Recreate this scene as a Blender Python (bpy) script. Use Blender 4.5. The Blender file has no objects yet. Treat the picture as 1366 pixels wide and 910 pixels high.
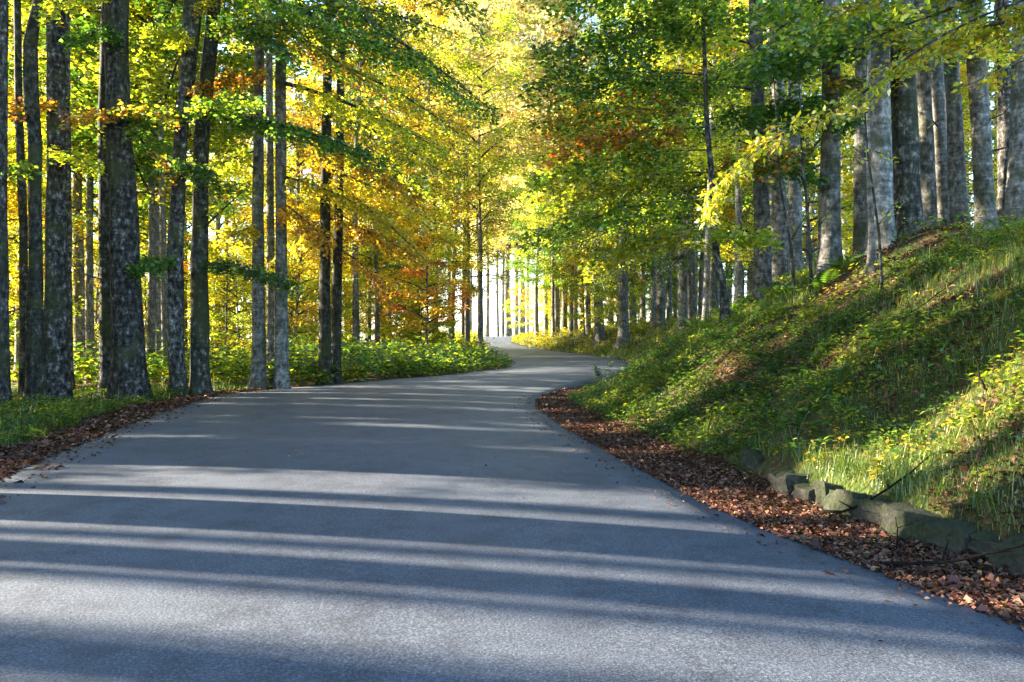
import bpy, math
import numpy as np
from mathutils import Vector

S = bpy.context.scene
COL = S.collection
RNG = np.random.default_rng(7)
PI = math.pi

# ------------------------------------------------------------------ camera, sky, sun, exposure
F, CU, HV, EYE = 1062.0, 683.0, 440.0, 1.5       # focal length and horizon in photo pixels, eye height
cam = bpy.data.objects.new('camera', bpy.data.cameras.new('camera'))
COL.objects.link(cam)
cam.location = (0, 0, EYE)
cam.rotation_euler = (PI/2, 0, 0)
cam.data.sensor_width = 36.0
cam.data.lens = 36.0*F/1366.0
cam.data.shift_y = -(455.0-HV)/1366.0
cam.data.clip_start = 0.1
cam.data.clip_end = 6000
S.camera = cam

SUN_EL, SUN_AZ = math.radians(18.0), math.radians(12.0)     # from the left, a little ahead
sd = Vector((-math.cos(SUN_AZ)*math.cos(SUN_EL), math.sin(SUN_AZ)*math.cos(SUN_EL), math.sin(SUN_EL)))
sun = bpy.data.objects.new('sun', bpy.data.lights.new('sun', 'SUN'))
COL.objects.link(sun)
sun.data.energy = 5.0
sun.data.angle = math.radians(0.5)
sun.data.color = (1.0, 0.87, 0.69)
sun.rotation_euler = sd.to_track_quat('Z', 'Y').to_euler()

W = bpy.data.worlds.new('World')
S.world = W
W.use_nodes = True
wn = W.node_tree
wn.nodes.clear()
sky = wn.nodes.new('ShaderNodeTexSky')
sky.sky_type = 'NISHITA'
sky.sun_disc = False
sky.sun_elevation = SUN_EL
sky.sun_rotation = math.atan2(sd.x, sd.y)
sky.air_density = 1.0
sky.dust_density = 0.4
sky.ozone_density = 3.0
bg = wn.nodes.new('ShaderNodeBackground')
bg.inputs['Strength'].default_value = 0.115
wo = wn.nodes.new('ShaderNodeOutputWorld')
wn.links.new(sky.outputs[0], bg.inputs[0])
wn.links.new(bg.outputs[0], wo.inputs[0])

S.view_settings.view_transform = 'Standard'
S.view_settings.look = 'None'
S.view_settings.gamma = 1.0
S.view_settings.exposure = 3.25
S.cycles.use_denoising = True
S.cycles.max_bounces = 9
S.cycles.diffuse_bounces = 6
S.cycles.transmission_bounces = 5
S.cycles.transparent_max_bounces = 4
S.cycles.glossy_bounces = 2
S.cycles.sample_clamp_indirect = 6.0

HAZE = 0.0
SHADE_SEED = 4
# ------------------------------------------------------------------ the lie of the land
def smooth_table(pts, sig_near=0.55, sig_far=3.0):
    ys = np.arange(-60, 420, 0.1)
    p = np.array(pts, float)
    v = np.interp(ys, p[:, 0], p[:, 1])
    def g(s):
        k = np.arange(-int(s*40), int(s*40)+1)*0.1
        w = np.exp(-k*k/(2*s*s)); w /= w.sum()
        n = len(k)//2
        return np.convolve(np.pad(v, n, mode='edge'), w, 'valid')
    m = np.clip((ys-32)/20, 0, 1)
    return ys, g(sig_near)*(1-m)+g(sig_far)*m

_LT = smooth_table([(-60, 6), (-20, -1.6), (-10, -2.7), (0, -3.8), (3, -4.25), (7.4, -5.05), (13, -6.15), (17.6, -6.75), (18.9, -6.6), (20.4, -5.75), (22.1, -4.6),
                    (26, -2.4), (31.9, -0.3), (35, 0.1), (42, -0.1), (60, -1.1), (80, -2.6), (100, -4), (120, -4.6), (135, -3), (180, 14), (420, 60)])
_RT = smooth_table([(-60, 13.5), (-20, 6.2), (-10, 5.0), (0, 3.75), (4, 2.6), (6.1, 1.85), (7.8, 1.5), (12.3, 0.8), (15.5, 0.5), (17.2, 0.55), (18.6, 0.95),
                    (21, 1.6), (26, 3.2), (31.9, 4.8), (38, 5.7), (48, 6.6), (58, 6.5), (70, 4.5), (80, 2.2), (98, 0.0), (110, 0.0), (121, 1.5), (135, 6), (180, 22), (420, 68)])
_ZT = smooth_table([(-60, 0), (25, 0), (35, -0.1), (60, -0.5), (75, -0.45), (100, -0.1), (120, 0.45), (132, 0.4), (200, -3), (420, -18)], 2.0, 5.0)
def LX(y): return np.interp(y, *_LT)
def RX(y): return np.interp(y, *_RT)
def ZR(y): return np.interp(y, *_ZT)
_BP = np.array([(0, 0), (0.5, .02), (0.78, .05), (0.93, .30), (1.5, .62), (3, 1.60), (5.3, 2.72), (8, 3.2), (15, 5.0), (40, 7.5), (130, 9), (3000, 9)])
_BG = np.array([(0, 0), (0.45, .02), (0.8, .09), (1.15, .32), (1.6, .62), (3, 1.60), (5.3, 2.72), (8, 3.2), (15, 5.0), (40, 7.5), (130, 9), (3000, 9)])
_BF = np.array([(-60, .6), (-5, .9), (2, 1), (24, 1), (50, .9), (90, .5), (130, .2), (420, .2)])
def waves(x, y, seed, scale, n=14):
    """irregular smooth field, about -1..1: many plane waves of random heading"""
    q = np.random.default_rng(seed); o = 0
    for k in range(n):
        f = scale*(0.55+1.9*k/n); a = q.uniform(0, 2*PI)
        o = o+np.sin(f*(np.cos(a)*x+np.sin(a)*y)+q.uniform(0, 6.28))/(0.7+1.2*k/n)
    return o/2.6
def bumps(x, y):
    return waves(x, y, 3, 1.3)+0.45*waves(x, y, 4, 4.0)
def ground(x, y):
    x = np.asarray(x, float); y = np.asarray(y, float)
    l, r, z = LX(y), RX(y), ZR(y)
    s = x-r; sl = l-x
    s = s-np.clip(s/.6, 0, 1)*0.75*np.exp(-((y-19.5)/4.2)**2)
    zr_ = z-0.02+(lambda q: np.interp(s, _BP[:, 0], _BP[:, 1])*q+np.interp(s, _BG[:, 0], _BG[:, 1])*(1-q))(np.clip(np.minimum(y-2.2, 8.2-y)/.8, 0, 1))*np.interp(y, _BF[:, 0], _BF[:, 1])+0.10*bumps(x, y)*np.clip((s-0.9)/1.2, 0, 1)
    zl_ = z-0.02-0.025*np.clip(sl, 0, 60)+0.07*bumps(x, y)*np.clip((sl-.3)/1.5, 0, 1)-0.25*np.clip(sl-50, 0, 100)
    g = np.where(s >= 0, zr_, np.where(sl >= 0, zl_, z-0.07))
    far = np.clip(y-128, 0, 75)*0.14
    return g-np.where((s > 0) | (sl > 0), far*np.clip(1-s/60, 0.2, 1), 0)
def at(u, v, d):
    return np.array(((u-CU)/F*d, d, EYE+(HV-v)/F*d))
def foot(u, d):
    x = (u-CU)/F*d
    return np.array((x, d, float(ground(x, d))))

# ------------------------------------------------------------------ materials
def new_mat(name):
    m = bpy.data.materials.new(name); m.use_nodes = True
    nt = m.node_tree; nt.nodes.clear()
    out = nt.nodes.new('ShaderNodeOutputMaterial')
    return m, nt, out
def N(nt, t, **kw):
    n = nt.nodes.new(t)
    for k, v in kw.items():
        if k in n.inputs: n.inputs[k].default_value = v
        else: setattr(n, k, v)
    return n
def ramp(nt, stops):
    r = nt.nodes.new('ShaderNodeValToRGB')
    e = r.color_ramp.elements
    while len(e) < len(stops): e.new(0.5)
    for i, (p, c) in enumerate(stops):
        e[i].position = p; e[i].color = (*c, 1)
    return r
def mixc(nt, fac, a, b, mode='MIX'):
    m = nt.nodes.new('ShaderNodeMix'); m.data_type = 'RGBA'; m.blend_type = mode
    for sock, v in ((m.inputs[0], fac), (m.inputs[6], a), (m.inputs[7], b)):
        if hasattr(v, 'is_linked'): nt.links.new(v, sock)
        elif isinstance(v, (int, float)): sock.default_value = v
        else: sock.default_value = (*v, 1)
    return m.outputs[2]

def leaf_material(name, transl=0.5, gloss=0.06):
    m, nt, out = new_mat(name)
    a = N(nt, 'ShaderNodeAttribute'); a.attribute_name = 'leaf_color'
    d = N(nt, 'ShaderNodeBsdfDiffuse'); t = N(nt, 'ShaderNodeBsdfTranslucent')
    tb = mixc(nt, 1.0, a.outputs['Color'], (2.0, 1.85, 0.8), 'MULTIPLY')
    g = N(nt, 'ShaderNodeBsdfGlossy', Roughness=0.45); g.inputs['Color'].default_value = (1, 1, 1, 1)
    mx = N(nt, 'ShaderNodeMixShader', Fac=transl); mg = N(nt, 'ShaderNodeMixShader', Fac=gloss)
    nt.links.new(a.outputs['Color'], d.inputs['Color']); nt.links.new(tb, t.inputs['Color'])
    nt.links.new(d.outputs[0], mx.inputs[1]); nt.links.new(t.outputs[0], mx.inputs[2])
    nt.links.new(mx.outputs[0], mg.inputs[1]); nt.links.new(g.outputs[0], mg.inputs[2])
    nt.links.new(mg.outputs[0], out.inputs[0])
    return m

def bark_material(name, c1, c2, c3, c4):
    m, nt, out = new_mat(name)
    tc = N(nt, 'ShaderNodeTexCoord'); oi = N(nt, 'ShaderNodeObjectInfo')
    mul = N(nt, 'ShaderNodeMath', operation='MULTIPLY'); mul.inputs[1].default_value = 37.0
    nt.links.new(oi.outputs['Random'], mul.inputs[0])
    add = N(nt, 'ShaderNodeVectorMath', operation='ADD')
    nt.links.new(tc.outputs['Object'], add.inputs[0]); nt.links.new(mul.outputs[0], add.inputs[1])
    mp = N(nt, 'ShaderNodeMapping'); mp.inputs['Scale'].default_value = (1, 1, 0.6)
    nt.links.new(add.outputs[0], mp.inputs[0])
    n1 = N(nt, 'ShaderNodeTexNoise', Scale=11.0, Detail=8.0, Roughness=0.7)
    nt.links.new(mp.outputs[0], n1.inputs['Vector'])
    mp2 = N(nt, 'ShaderNodeMapping'); mp2.inputs['Scale'].default_value = (2.5, 2.5, 14)
    nt.links.new(add.outputs[0], mp2.inputs[0])
    n2 = N(nt, 'ShaderNodeTexNoise', Scale=1.3, Detail=5.0, Roughness=0.7)
    nt.links.new(mp2.outputs[0], n2.inputs['Vector'])
    n3 = N(nt, 'ShaderNodeTexNoise', Scale=1.6, Detail=3.0)
    nt.links.new(add.outputs[0], n3.inputs['Vector'])
    r1 = ramp(nt, [(0.36, c1), (0.46, c2), (0.56, c3), (0.66, c4)])
    sh = N(nt, 'ShaderNodeMath', operation='MULTIPLY_ADD'); nt.links.new(oi.outputs['Random'], sh.inputs[0]); sh.inputs[1].default_value = .09; nt.links.new(n1.outputs[0], sh.inputs[2])
    sh2 = N(nt, 'ShaderNodeMath', operation='SUBTRACT'); nt.links.new(sh.outputs[0], sh2.inputs[0]); sh2.inputs[1].default_value = .05
    nt.links.new(sh2.outputs[0], r1.inputs[0])
    r2 = ramp(nt, [(0.38, (.4, .39, .37)), (0.6, (1.1, 1.1, 1.1))])
    nt.links.new(n2.outputs[0], r2.inputs[0])
    c = mixc(nt, 0.8, r1.outputs[0], r2.outputs[0], 'MULTIPLY')
    r3 = ramp(nt, [(0.50, (0, 0, 0)), (0.66, (.7, .7, .7))])
    nt.links.new(n3.outputs[0], r3.inputs[0])
    c = mixc(nt, r3.outputs[0], c, (.045, .05, .016))
    b = N(nt, 'ShaderNodeBump', Strength=0.7, Distance=0.03)
    nt.links.new(n1.outputs[0], b.inputs['Height'])
    b2 = N(nt, 'ShaderNodeBump', Strength=0.5, Distance=0.015)
    nt.links.new(n2.outputs[0], b2.inputs['Height']); nt.links.new(b.outputs[0], b2.inputs['Normal'])
    p = N(nt, 'ShaderNodeBsdfPrincipled', Roughness=0.9)
    p.inputs['Specular IOR Level'].default_value = 0.2
    nt.links.new(c, p.inputs['Base Color']); nt.links.new(b2.outputs[0], p.inputs['Normal'])
    nt.links.new(p.outputs[0], out.inputs[0])
    return m

def asphalt_material():
    m, nt, out = new_mat('worn_asphalt')
    tc = N(nt, 'ShaderNodeTexCoord')
    n1 = N(nt, 'ShaderNodeTexNoise', Scale=70.0, Detail=3.0, Roughness=0.75)
    n2 = N(nt, 'ShaderNodeTexNoise', Scale=0.55, Detail=5.0, Roughness=0.6)
    v = N(nt, 'ShaderNodeTexVoronoi', Scale=95.0)
    for n in (n1, n2, v): nt.links.new(tc.outputs['Object'], n.inputs['Vector'])
    r1 = ramp(nt, [(0.3, (.030, .036, .046)), (0.5, (.074, .089, .116)), (0.68, (.18, .195, .22))])
    nt.links.new(n1.outputs[0], r1.inputs[0])
    r2 = ramp(nt, [(0.3, (.78, .78, .8)), (0.7, (1.15, 1.15, 1.13))])
    nt.links.new(n2.outputs[0], r2.inputs[0])
    rv = ramp(nt, [(0.0, (1.5, 1.5, 1.5)), (0.35, (.9, .9, .9)), (0.8, (.6, .6, .6))])
    nt.links.new(v.outputs['Distance'], rv.inputs[0])
    c = mixc(nt, 1.0, r1.outputs[0], r2.outputs[0], 'MULTIPLY')
    c = mixc(nt, 0.8, c, rv.outputs[0], 'MULTIPLY')
    n4 = N(nt, 'ShaderNodeTexNoise', Scale=3.2, Detail=6.0, Roughness=.7); nt.links.new(tc.outputs['Object'], n4.inputs['Vector'])
    r4 = ramp(nt, [(.36, (.72, .72, .73)), (.5, (1, 1, 1)), (.7, (1.16, 1.15, 1.12))]); nt.links.new(n4.outputs[0], r4.inputs[0])
    c = mixc(nt, 1.0, c, r4.outputs[0], 'MULTIPLY')
    b = N(nt, 'ShaderNodeBump', Strength=0.6, Distance=0.006)
    nt.links.new(n1.outputs[0], b.inputs['Height'])
    p = N(nt, 'ShaderNodeBsdfPrincipled', Roughness=0.62)
    p.inputs['Specular IOR Level'].default_value = 0.4
    nt.links.new(c, p.inputs['Base Color']); nt.links.new(b.outputs[0], p.inputs['Normal'])
    nt.links.new(p.outputs[0], out.inputs[0])
    return m

def soil_material():
    m, nt, out = new_mat('forest_floor')
    tc = N(nt, 'ShaderNodeTexCoord')
    v = N(nt, 'ShaderNodeTexVoronoi', Scale=26.0); n1 = N(nt, 'ShaderNodeTexNoise', Scale=0.8, Detail=6.0, Roughness=.65)
    n2 = N(nt, 'ShaderNodeTexNoise', Scale=22.0, Detail=4.0)
    for n in (v, n1, n2): nt.links.new(tc.outputs['Object'], n.inputs['Vector'])
    sep = N(nt, 'ShaderNodeSeparateColor'); nt.links.new(v.outputs['Color'], sep.inputs[0])
    r = ramp(nt, [(0.0, (.025, .014, .009)), (0.4, (.06, .027, .016)), (0.75, (.10, .048, .028)), (1.0, (.17, .10, .06))])
    nt.links.new(sep.outputs[0], r.inputs[0])
    rg = ramp(nt, [(0.3, (.018, .03, .006)), (0.7, (.07, .09, .02))])
    nt.links.new(n2.outputs[0], rg.inputs[0])
    rm = ramp(nt, [(0.40, (0, 0, 0)), (0.54, (1, 1, 1))])
    nt.links.new(n1.outputs[0], rm.inputs[0])
    c = mixc(nt, rm.outputs[0], r.outputs[0], rg.outputs[0])
    b = N(nt, 'ShaderNodeBump', Strength=0.9, Distance=0.05)
    nt.links.new(sep.outputs[1], b.inputs['Height'])
    p = N(nt, 'ShaderNodeBsdfPrincipled', Roughness=0.95)
    p.inputs['Specular IOR Level'].default_value = 0.15
    nt.links.new(c, p.inputs['Base Color']); nt.links.new(b.outputs[0], p.inputs['Normal'])
    nt.links.new(p.outputs[0], out.inputs[0])
    return m

def stone_material():
    m, nt, out = new_mat('mossy_limestone')
    tc = N(nt, 'ShaderNodeTexCoord'); oi = N(nt, 'ShaderNodeObjectInfo'); ge = N(nt, 'ShaderNodeNewGeometry')
    add = N(nt, 'ShaderNodeVectorMath', operation='ADD')
    nt.links.new(tc.outputs['Object'], add.inputs[0]); nt.links.new(oi.outputs['Random'], add.inputs[1])
    n1 = N(nt, 'ShaderNodeTexNoise', Scale=15.0, Detail=9.0, Roughness=.78); n2 = N(nt, 'ShaderNodeTexNoise', Scale=4.0, Detail=4.0)
    for n in (n1, n2): nt.links.new(add.outputs[0], n.inputs['Vector'])
    r = ramp(nt, [(0.34, (.014, .013, .01)), (0.5, (.055, .05, .037)), (0.7, (.16, .145, .11))])
    nt.links.new(n1.outputs[0], r.inputs[0])
    sx = N(nt, 'ShaderNodeSeparateXYZ'); nt.links.new(ge.outputs['Normal'], sx.inputs[0])
    ad = N(nt, 'ShaderNodeMath', operation='MULTIPLY_ADD'); nt.links.new(sx.outputs[2], ad.inputs[0])
    ad.inputs[1].default_value = 0.35; nt.links.new(n2.outputs[0], ad.inputs[2])
    rm = ramp(nt, [(0.42, (0, 0, 0)), (0.6, (1, 1, 1))]); nt.links.new(ad.outputs[0], rm.inputs[0])
    n3 = N(nt, 'ShaderNodeTexNoise', Scale=40.0, Detail=3.0); nt.links.new(add.outputs[0], n3.inputs['Vector'])
    rms = ramp(nt, [(.35, (.012, .016, .004)), (.65, (.04, .052, .012))]); nt.links.new(n3.outputs[0], rms.inputs[0]); mossc = rms.outputs[0]
    c = mixc(nt, rm.outputs[0], r.outputs[0], mossc)
    b = N(nt, 'ShaderNodeBump', Strength=1.0, Distance=0.06); nt.links.new(n1.outputs[0], b.inputs['Height'])
    p = N(nt, 'ShaderNodeBsdfPrincipled', Roughness=0.92)
    nt.links.new(c, p.inputs['Base Color']); nt.links.new(b.outputs[0], p.inputs['Normal'])
    nt.links.new(p.outputs[0], out.inputs[0])
    return m

M_LEAF = leaf_material('living_leaves', 0.6, 0.04)
M_DEAD = leaf_material('fallen_leaves', 0.12, 0.03)
M_GRASS = leaf_material('grass_blades', 0.35, 0.06)
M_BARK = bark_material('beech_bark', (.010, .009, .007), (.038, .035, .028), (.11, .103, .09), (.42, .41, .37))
M_MID = bark_material('lit_grey_beech_bark', (.05, .046, .038), (.13, .123, .105), (.22, .21, .185), (.40, .385, .345))  # naturally paler bark, with some of the trunks' daylight put into the colour
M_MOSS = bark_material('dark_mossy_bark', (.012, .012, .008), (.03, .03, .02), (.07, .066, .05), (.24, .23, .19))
M_PALE = bark_material('lit_pale_beech_bark', (.06, .056, .048), (.15, .142, .125), (.25, .24, .215), (.45, .44, .40))  # lighter copy of the bark: sunlit paleness of far trunks put into the colour
M_ROAD = asphalt_material()
M_SOIL = soil_material()
M_STONE = stone_material()

# ------------------------------------------------------------------ mesh building
class Geo:
    def __init__(s): s.v, s.f4, s.f3, s.c, s.n = [], [], [], [], 0
    def add(s, v, f4=None, f3=None, c=None):
        v = np.asarray(v, float).reshape(-1, 3)
        if f4 is not None: s.f4.append(np.asarray(f4, np.int64).reshape(-1, 4)+s.n)
        if f3 is not None: s.f3.append(np.asarray(f3, np.int64).reshape(-1, 3)+s.n)
        s.v.append(v)
        s.c.append(np.ones((len(v), 3)) if c is None else np.broadcast_to(np.asarray(c, float), (len(v), 3)))
        s.n += len(v)
    def mesh(s, name, mat, smooth=False, origin=None):
        me = bpy.data.meshes.new(name)
        v = np.concatenate(s.v) if s.v else np.zeros((0, 3))
        if origin is not None: v = v-np.asarray(origin)
        f4 = np.concatenate(s.f4) if s.f4 else np.zeros((0, 4), np.int64)
        f3 = np.concatenate(s.f3) if s.f3 else np.zeros((0, 3), np.int64)
        me.vertices.add(len(v)); me.vertices.foreach_set('co', v.astype(np.float32).ravel())
        nl = f4.size+f3.size
        me.loops.add(nl); me.loops.foreach_set('vertex_index', np.concatenate([f4.ravel(), f3.ravel()]).astype(np.int32))
        me.polygons.add(len(f4)+len(f3))
        st = np.concatenate([np.arange(len(f4))*4, f4.size+np.arange(len(f3))*3]).astype(np.int32)
        me.polygons.foreach_set('loop_start', st)
        if smooth: me.polygons.foreach_set('use_smooth', np.ones(len(st), bool))
        me.update(calc_edges=True)
        a = me.attributes.new('leaf_color', 'FLOAT_COLOR', 'POINT')
        c = np.concatenate(s.c) if s.c else np.zeros((0, 3))
        a.data.foreach_set('color', np.concatenate([c, np.ones((len(c), 1))], 1).astype(np.float32).ravel())
        me.materials.append(mat)
        return me
def link(name, me, parent=None, loc=None):
    o = bpy.data.objects.new(name, me); COL.objects.link(o)
    if parent is not None: o.parent = parent
    if loc is not None: o.location = loc
    return o
def tag(o, label=None, cat=None, group=None, kind=None):
    if label: o['label'] = label
    if cat: o['category'] = cat
    if group: o['group'] = group
    if kind: o['kind'] = kind
    return o
def empty(name, loc, label, cat, group=None):
    o = bpy.data.objects.new(name, None); COL.objects.link(o)
    o.location = loc; o.empty_display_size = 0.3
    return tag(o, label, cat, group)

def nrm(a): return a/np.maximum(np.linalg.norm(a, axis=-1, keepdims=True), 1e-9)

def leaves(geo, pos, d, n, ln, wd, col, rng=RNG, fold=0.25):
    """one folded pointed blade per leaf"""
    k = len(pos)
    d = nrm(d); side = nrm(np.cross(d, n)); n = nrm(np.cross(side, d))
    ln = np.broadcast_to(ln, (k,))[:, None]; wd = np.broadcast_to(wd, (k,))[:, None]
    m = pos+d*ln*0.42+n*ln*fold*0.35
    v = np.stack([pos, m+side*wd*0.5, pos+d*ln-n*ln*0.05, m-side*wd*0.5], 1)
    geo.add(v, f4=np.arange(k*4), c=np.repeat(col, 4, axis=0))

def tube(geo, P, R, seg=6, c=None):
    P = np.asarray(P, float); R = np.asarray(R, float); n = len(P)
    T = nrm(np.gradient(P, axis=0))
    ref = np.array((0, 0, 1.0)) if abs(T[:, 2]).mean() < 0.75 else np.array((1.0, 0, 0))
    A = nrm(np.cross(T, ref)); B = np.cross(T, A)
    th = np.arange(seg)/seg*2*PI
    v = P[:, None]+R[:, None, None]*(np.cos(th)[None, :, None]*A[:, None]+np.sin(th)[None, :, None]*B[:, None])
    i = np.arange(n-1)[:, None]*seg; j = np.arange(seg)[None]; j2 = (j+1) % seg
    f = np.stack([i+j, i+j2, i+seg+j2, i+seg+j], -1)
    geo.add(v, f4=f, c=c)

GREEN = [(.035, .095, .014), (.05, .12, .016), (.07, .13, .018), (.03, .072, .012)]
LIME = [(.15, .20, .016), (.19, .23, .018), (.11, .17, .018), (.25, .26, .02)]
YELLOW = [(.27, .27, .016), (.33, .30, .016), (.21, .24, .018), (.36, .33, .03)]
GOLD = [(.34, .235, .014), (.29, .19, .014), (.25, .225, .016), (.38, .29, .03)]
ORANGE = [(.32, .125, .018), (.25, .085, .016), (.36, .17, .025), (.17, .065, .016)]
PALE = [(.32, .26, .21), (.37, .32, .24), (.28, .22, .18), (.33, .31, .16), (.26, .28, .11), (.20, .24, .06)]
DEADC = [(.10, .044, .028), (.075, .032, .022), (.14, .068, .044), (.05, .024, .017), (.17, .095, .062), (.115, .045, .03), (.10, .045, .03), (.12, .05, .032), (.2, .12, .06)]
def pick(pal, k, rng=RNG, jit=0.25):
    p = np.array(pal)[rng.integers(0, len(pal), k)]
    return p*np.exp(rng.normal(0, jit, (k, 1)))*np.exp(rng.normal(0, 0.08, (k, 3)))
def blend(*parts):
    """parts: (palette, weight); a weighted pool of colours"""
    out = []
    for p, w in parts: out += list(p)*int(w)
    return out

def spray(geo, wood, P0, d, L, Wd, k, size, pal, droop=0.15, rng=RNG, twigs=True, curve=None, thick=1.0, rise=0.0):
    """a flat beech spray: main axis, side twigs left and right, leaves along the twigs"""
    d = nrm(np.asarray(d, float)); P0 = np.asarray(P0, float)
    up = np.array((0, 0, 1.0))
    side = nrm(np.cross(d, up)); nn = nrm(np.cross(side, d))
    sway = rng.normal(0, 0.05)
    def ax(t):
        t = np.asarray(t)[:, None]
        return P0+d*L*t-up*droop*L*t*t+up*rise*L*t*(1-t)+side*L*sway*np.sin(t*3.1)
    K = max(6, int(L*5.5))
    tk = np.linspace(0.1, 0.97, K)+rng.normal(0, .01, K)
    sg = np.where(np.arange(K) % 2 == 0, 1.0, -1.0)
    wk = Wd*np.clip(tk*4+.15, 0, 1)*(1.03-tk)**0.65*rng.uniform(.55, 1.2, K)
    a = rng.normal(0.92, 0.12, K)
    td = nrm(side*(sg*np.sin(a))[:, None]+d*np.cos(a)[:, None]+nn*rng.normal(0.03, 0.13, K)[:, None])
    w = wk+0.12*Wd
    ki = rng.choice(K, k, p=w/w.sum())
    r = rng.uniform(0.05, 1, k)**0.8*wk[ki]
    P = ax(tk[ki])+td[ki]*r[:, None]
    P -= up*(0.16*r*r/max(Wd, .3))[:, None]
    P += rng.normal(0, size*0.6, (k, 3))
    P[:, 2] -= np.abs(rng.normal(0, .16*Wd, k))
    ls = rng.choice((-1.0, 1.0), k)
    ld = td[ki]*0.8+np.cross(td[ki], nn)*(ls*0.65)[:, None]+rng.normal(0, .25, (k, 3))-up*0.15
    ln = nn+rng.normal(0, 1.0, (k, 3))
    c = 1.2*pick(pal, k, rng)*np.exp(rng.normal(0, .2))
    sz = size*rng.uniform(.65, 1.25, k)
    leaves(geo, P, ld, ln, sz, sz*0.62, c, rng)
    if wood is not None:
        t = np.linspace(0, 1, 8)
        tube(wood, ax(t), thick*np.linspace(0.011*L+.004, .003, 8), 5)
        if twigs:
            for i in range(K):
                q = np.array((0, .5, 1.0))[:, None]
                pp = ax(tk[i:i+1])+td[i]*wk[i]*q-up*(0.16*(wk[i]*q)**2/max(Wd, .3))
                tube(wood, pp, np.array((.006, .004, .002))*thick*max(.6, min(1.5, L/2.5)), 3)

def trunk_geo(P, R, seg=14, flare=0.55, rng=RNG, rough=0.05, lobes=4):
    """a lofted stem along points P with radii R; the foot spreads into root lobes"""
    g = Geo()
    P = np.asarray(P, float); R = np.asarray(R, float)
    z = P[:, 2]; s = np.linspace(z[0], z[-1], max(10, int((z[-1]-z[0])/0.4)))
    lo = np.array([z[0]-.3, z[0], z[0]+.12, z[0]+.28, z[0]+.5, z[0]+.8])
    s = np.unique(np.concatenate([lo, s[s > z[0]+1.0]]))
    X = np.interp(s, z, P[:, 0]); Y = np.interp(s, z, P[:, 1]); Q = np.interp(s, z, R)
    h = s-z[0]
    th = np.arange(seg)/seg*2*PI
    ph = rng.uniform(0, 6.28, 4)
    lob = 1+0.45*np.cos(lobes*th+ph[0])+0.25*np.cos((lobes+1)*th+ph[1])
    r = Q[:, None]*(1+rough*np.sin(h[:, None]*1.1+ph[2]+2*th)+rough*.8*np.sin(h[:, None]*2.7+ph[3]-3*th)+rng.normal(0, rough*.35, (len(s), seg)))
    r = r+Q[0]*flare*(.7*np.exp(-np.clip(h, 0, None)/(0.8*Q[0]+.06))+.22*np.exp(-np.clip(h, 0, None)/(3.0*Q[0]+.15)))[:, None]*lob[None]
    v = np.stack([X[:, None]+r*np.cos(th), Y[:, None]+r*np.sin(th), np.broadcast_to(s[:, None], r.shape)], -1)
    i = np.arange(len(s)-1)[:, None]*seg; j = np.arange(seg)[None]; j2 = (j+1) % seg
    g.add(v, f4=np.stack([i+j, i+j2, i+seg+j2, i+seg+j], -1))
    return g

# ------------------------------------------------------------------ ground and road
def build_ground():
    ys = np.concatenate([np.arange(-60, -6, 3.0), np.arange(-6, 30, 0.22), np.arange(30, 60, .6), np.arange(60, 140, 1.5), np.arange(140, 420, 12), [520, 700, 1000, 1600, 2600, 4000]])
    off = np.concatenate([[0, .1, .25, .4, .55, .7, .78, .86, .97, 1.1], np.arange(1.3, 9, .22), np.arange(9, 24, .7), np.arange(25, 60, 3), [70, 90, 130, 200, 400, 900, 2000, 4000]])
    rows = []
    for y in ys:
        yy = min(y, 415)
        l, r = float(LX(yy)), float(RX(yy))
        x = np.concatenate([l-off[::-1], np.linspace(l, r, 6)[1:-1], r+off])
        z = ground(x, np.full_like(x, yy))
        z[len(off):len(off)+4] = float(ZR(yy))-0.07-(0 if yy < 128 else .2)
        rows.append(np.stack([x, np.full_like(x, y), z], -1))
    V = np.array(rows); n, m = V.shape[:2]
    i = np.arange(n-1)[:, None]*m; j = np.arange(m-1)[None]
    g = Geo(); g.add(V, f4=np.stack([i+j, i+j+1, i+m+j+1, i+m+j], -1))
    tag(link('ground', g.mesh('ground', M_SOIL, True)), 'forest floor of brown leaves and moss rising into a bank', kind='structure')

def build_road():
    ys = np.concatenate([np.arange(-60, -4, 2.0), np.arange(-4, 40, 0.2), np.arange(40, 140, 1.0), np.arange(140, 410, 8)])
    tt = np.concatenate([[-1], np.linspace(0, 1, 17), [2]])
    rows = []
    for y in ys:
        l, r, z0 = float(LX(y)), float(RX(y)), float(ZR(y))
        wob = 0.025*math.sin(y*5.1)+0.02*math.sin(y*11.3+1)+0.02*math.sin(y*2.3)
        wob2 = 0.025*math.sin(y*4.3+2)+0.02*math.sin(y*9.7)+0.02*math.sin(y*2.9+1)
        l += wob; r += wob2
        tc = np.clip(tt, 0, 1)
        x = l+(r-l)*tc
        z = z0+0.012+0.05*(1-(2*tc-1)**2)
        z[0] -= .09; z[-1] -= .09; x[0] -= .02; x[-1] += .02
        rows.append(np.stack([x, np.full_like(x, y), z], -1))
    V = np.array(rows); n, m = V.shape[:2]
    i = np.arange(n-1)[:, None]*m; j = np.arange(m-1)[None]
    g = Geo(); g.add(V, f4=np.stack([i+j, i+j+1, i+m+j+1, i+m+j], -1))
    tag(link('road', g.mesh('road', M_ROAD, True)), 'narrow grey asphalt road winding through the wood', kind='structure')
build_ground()
build_road()

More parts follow.
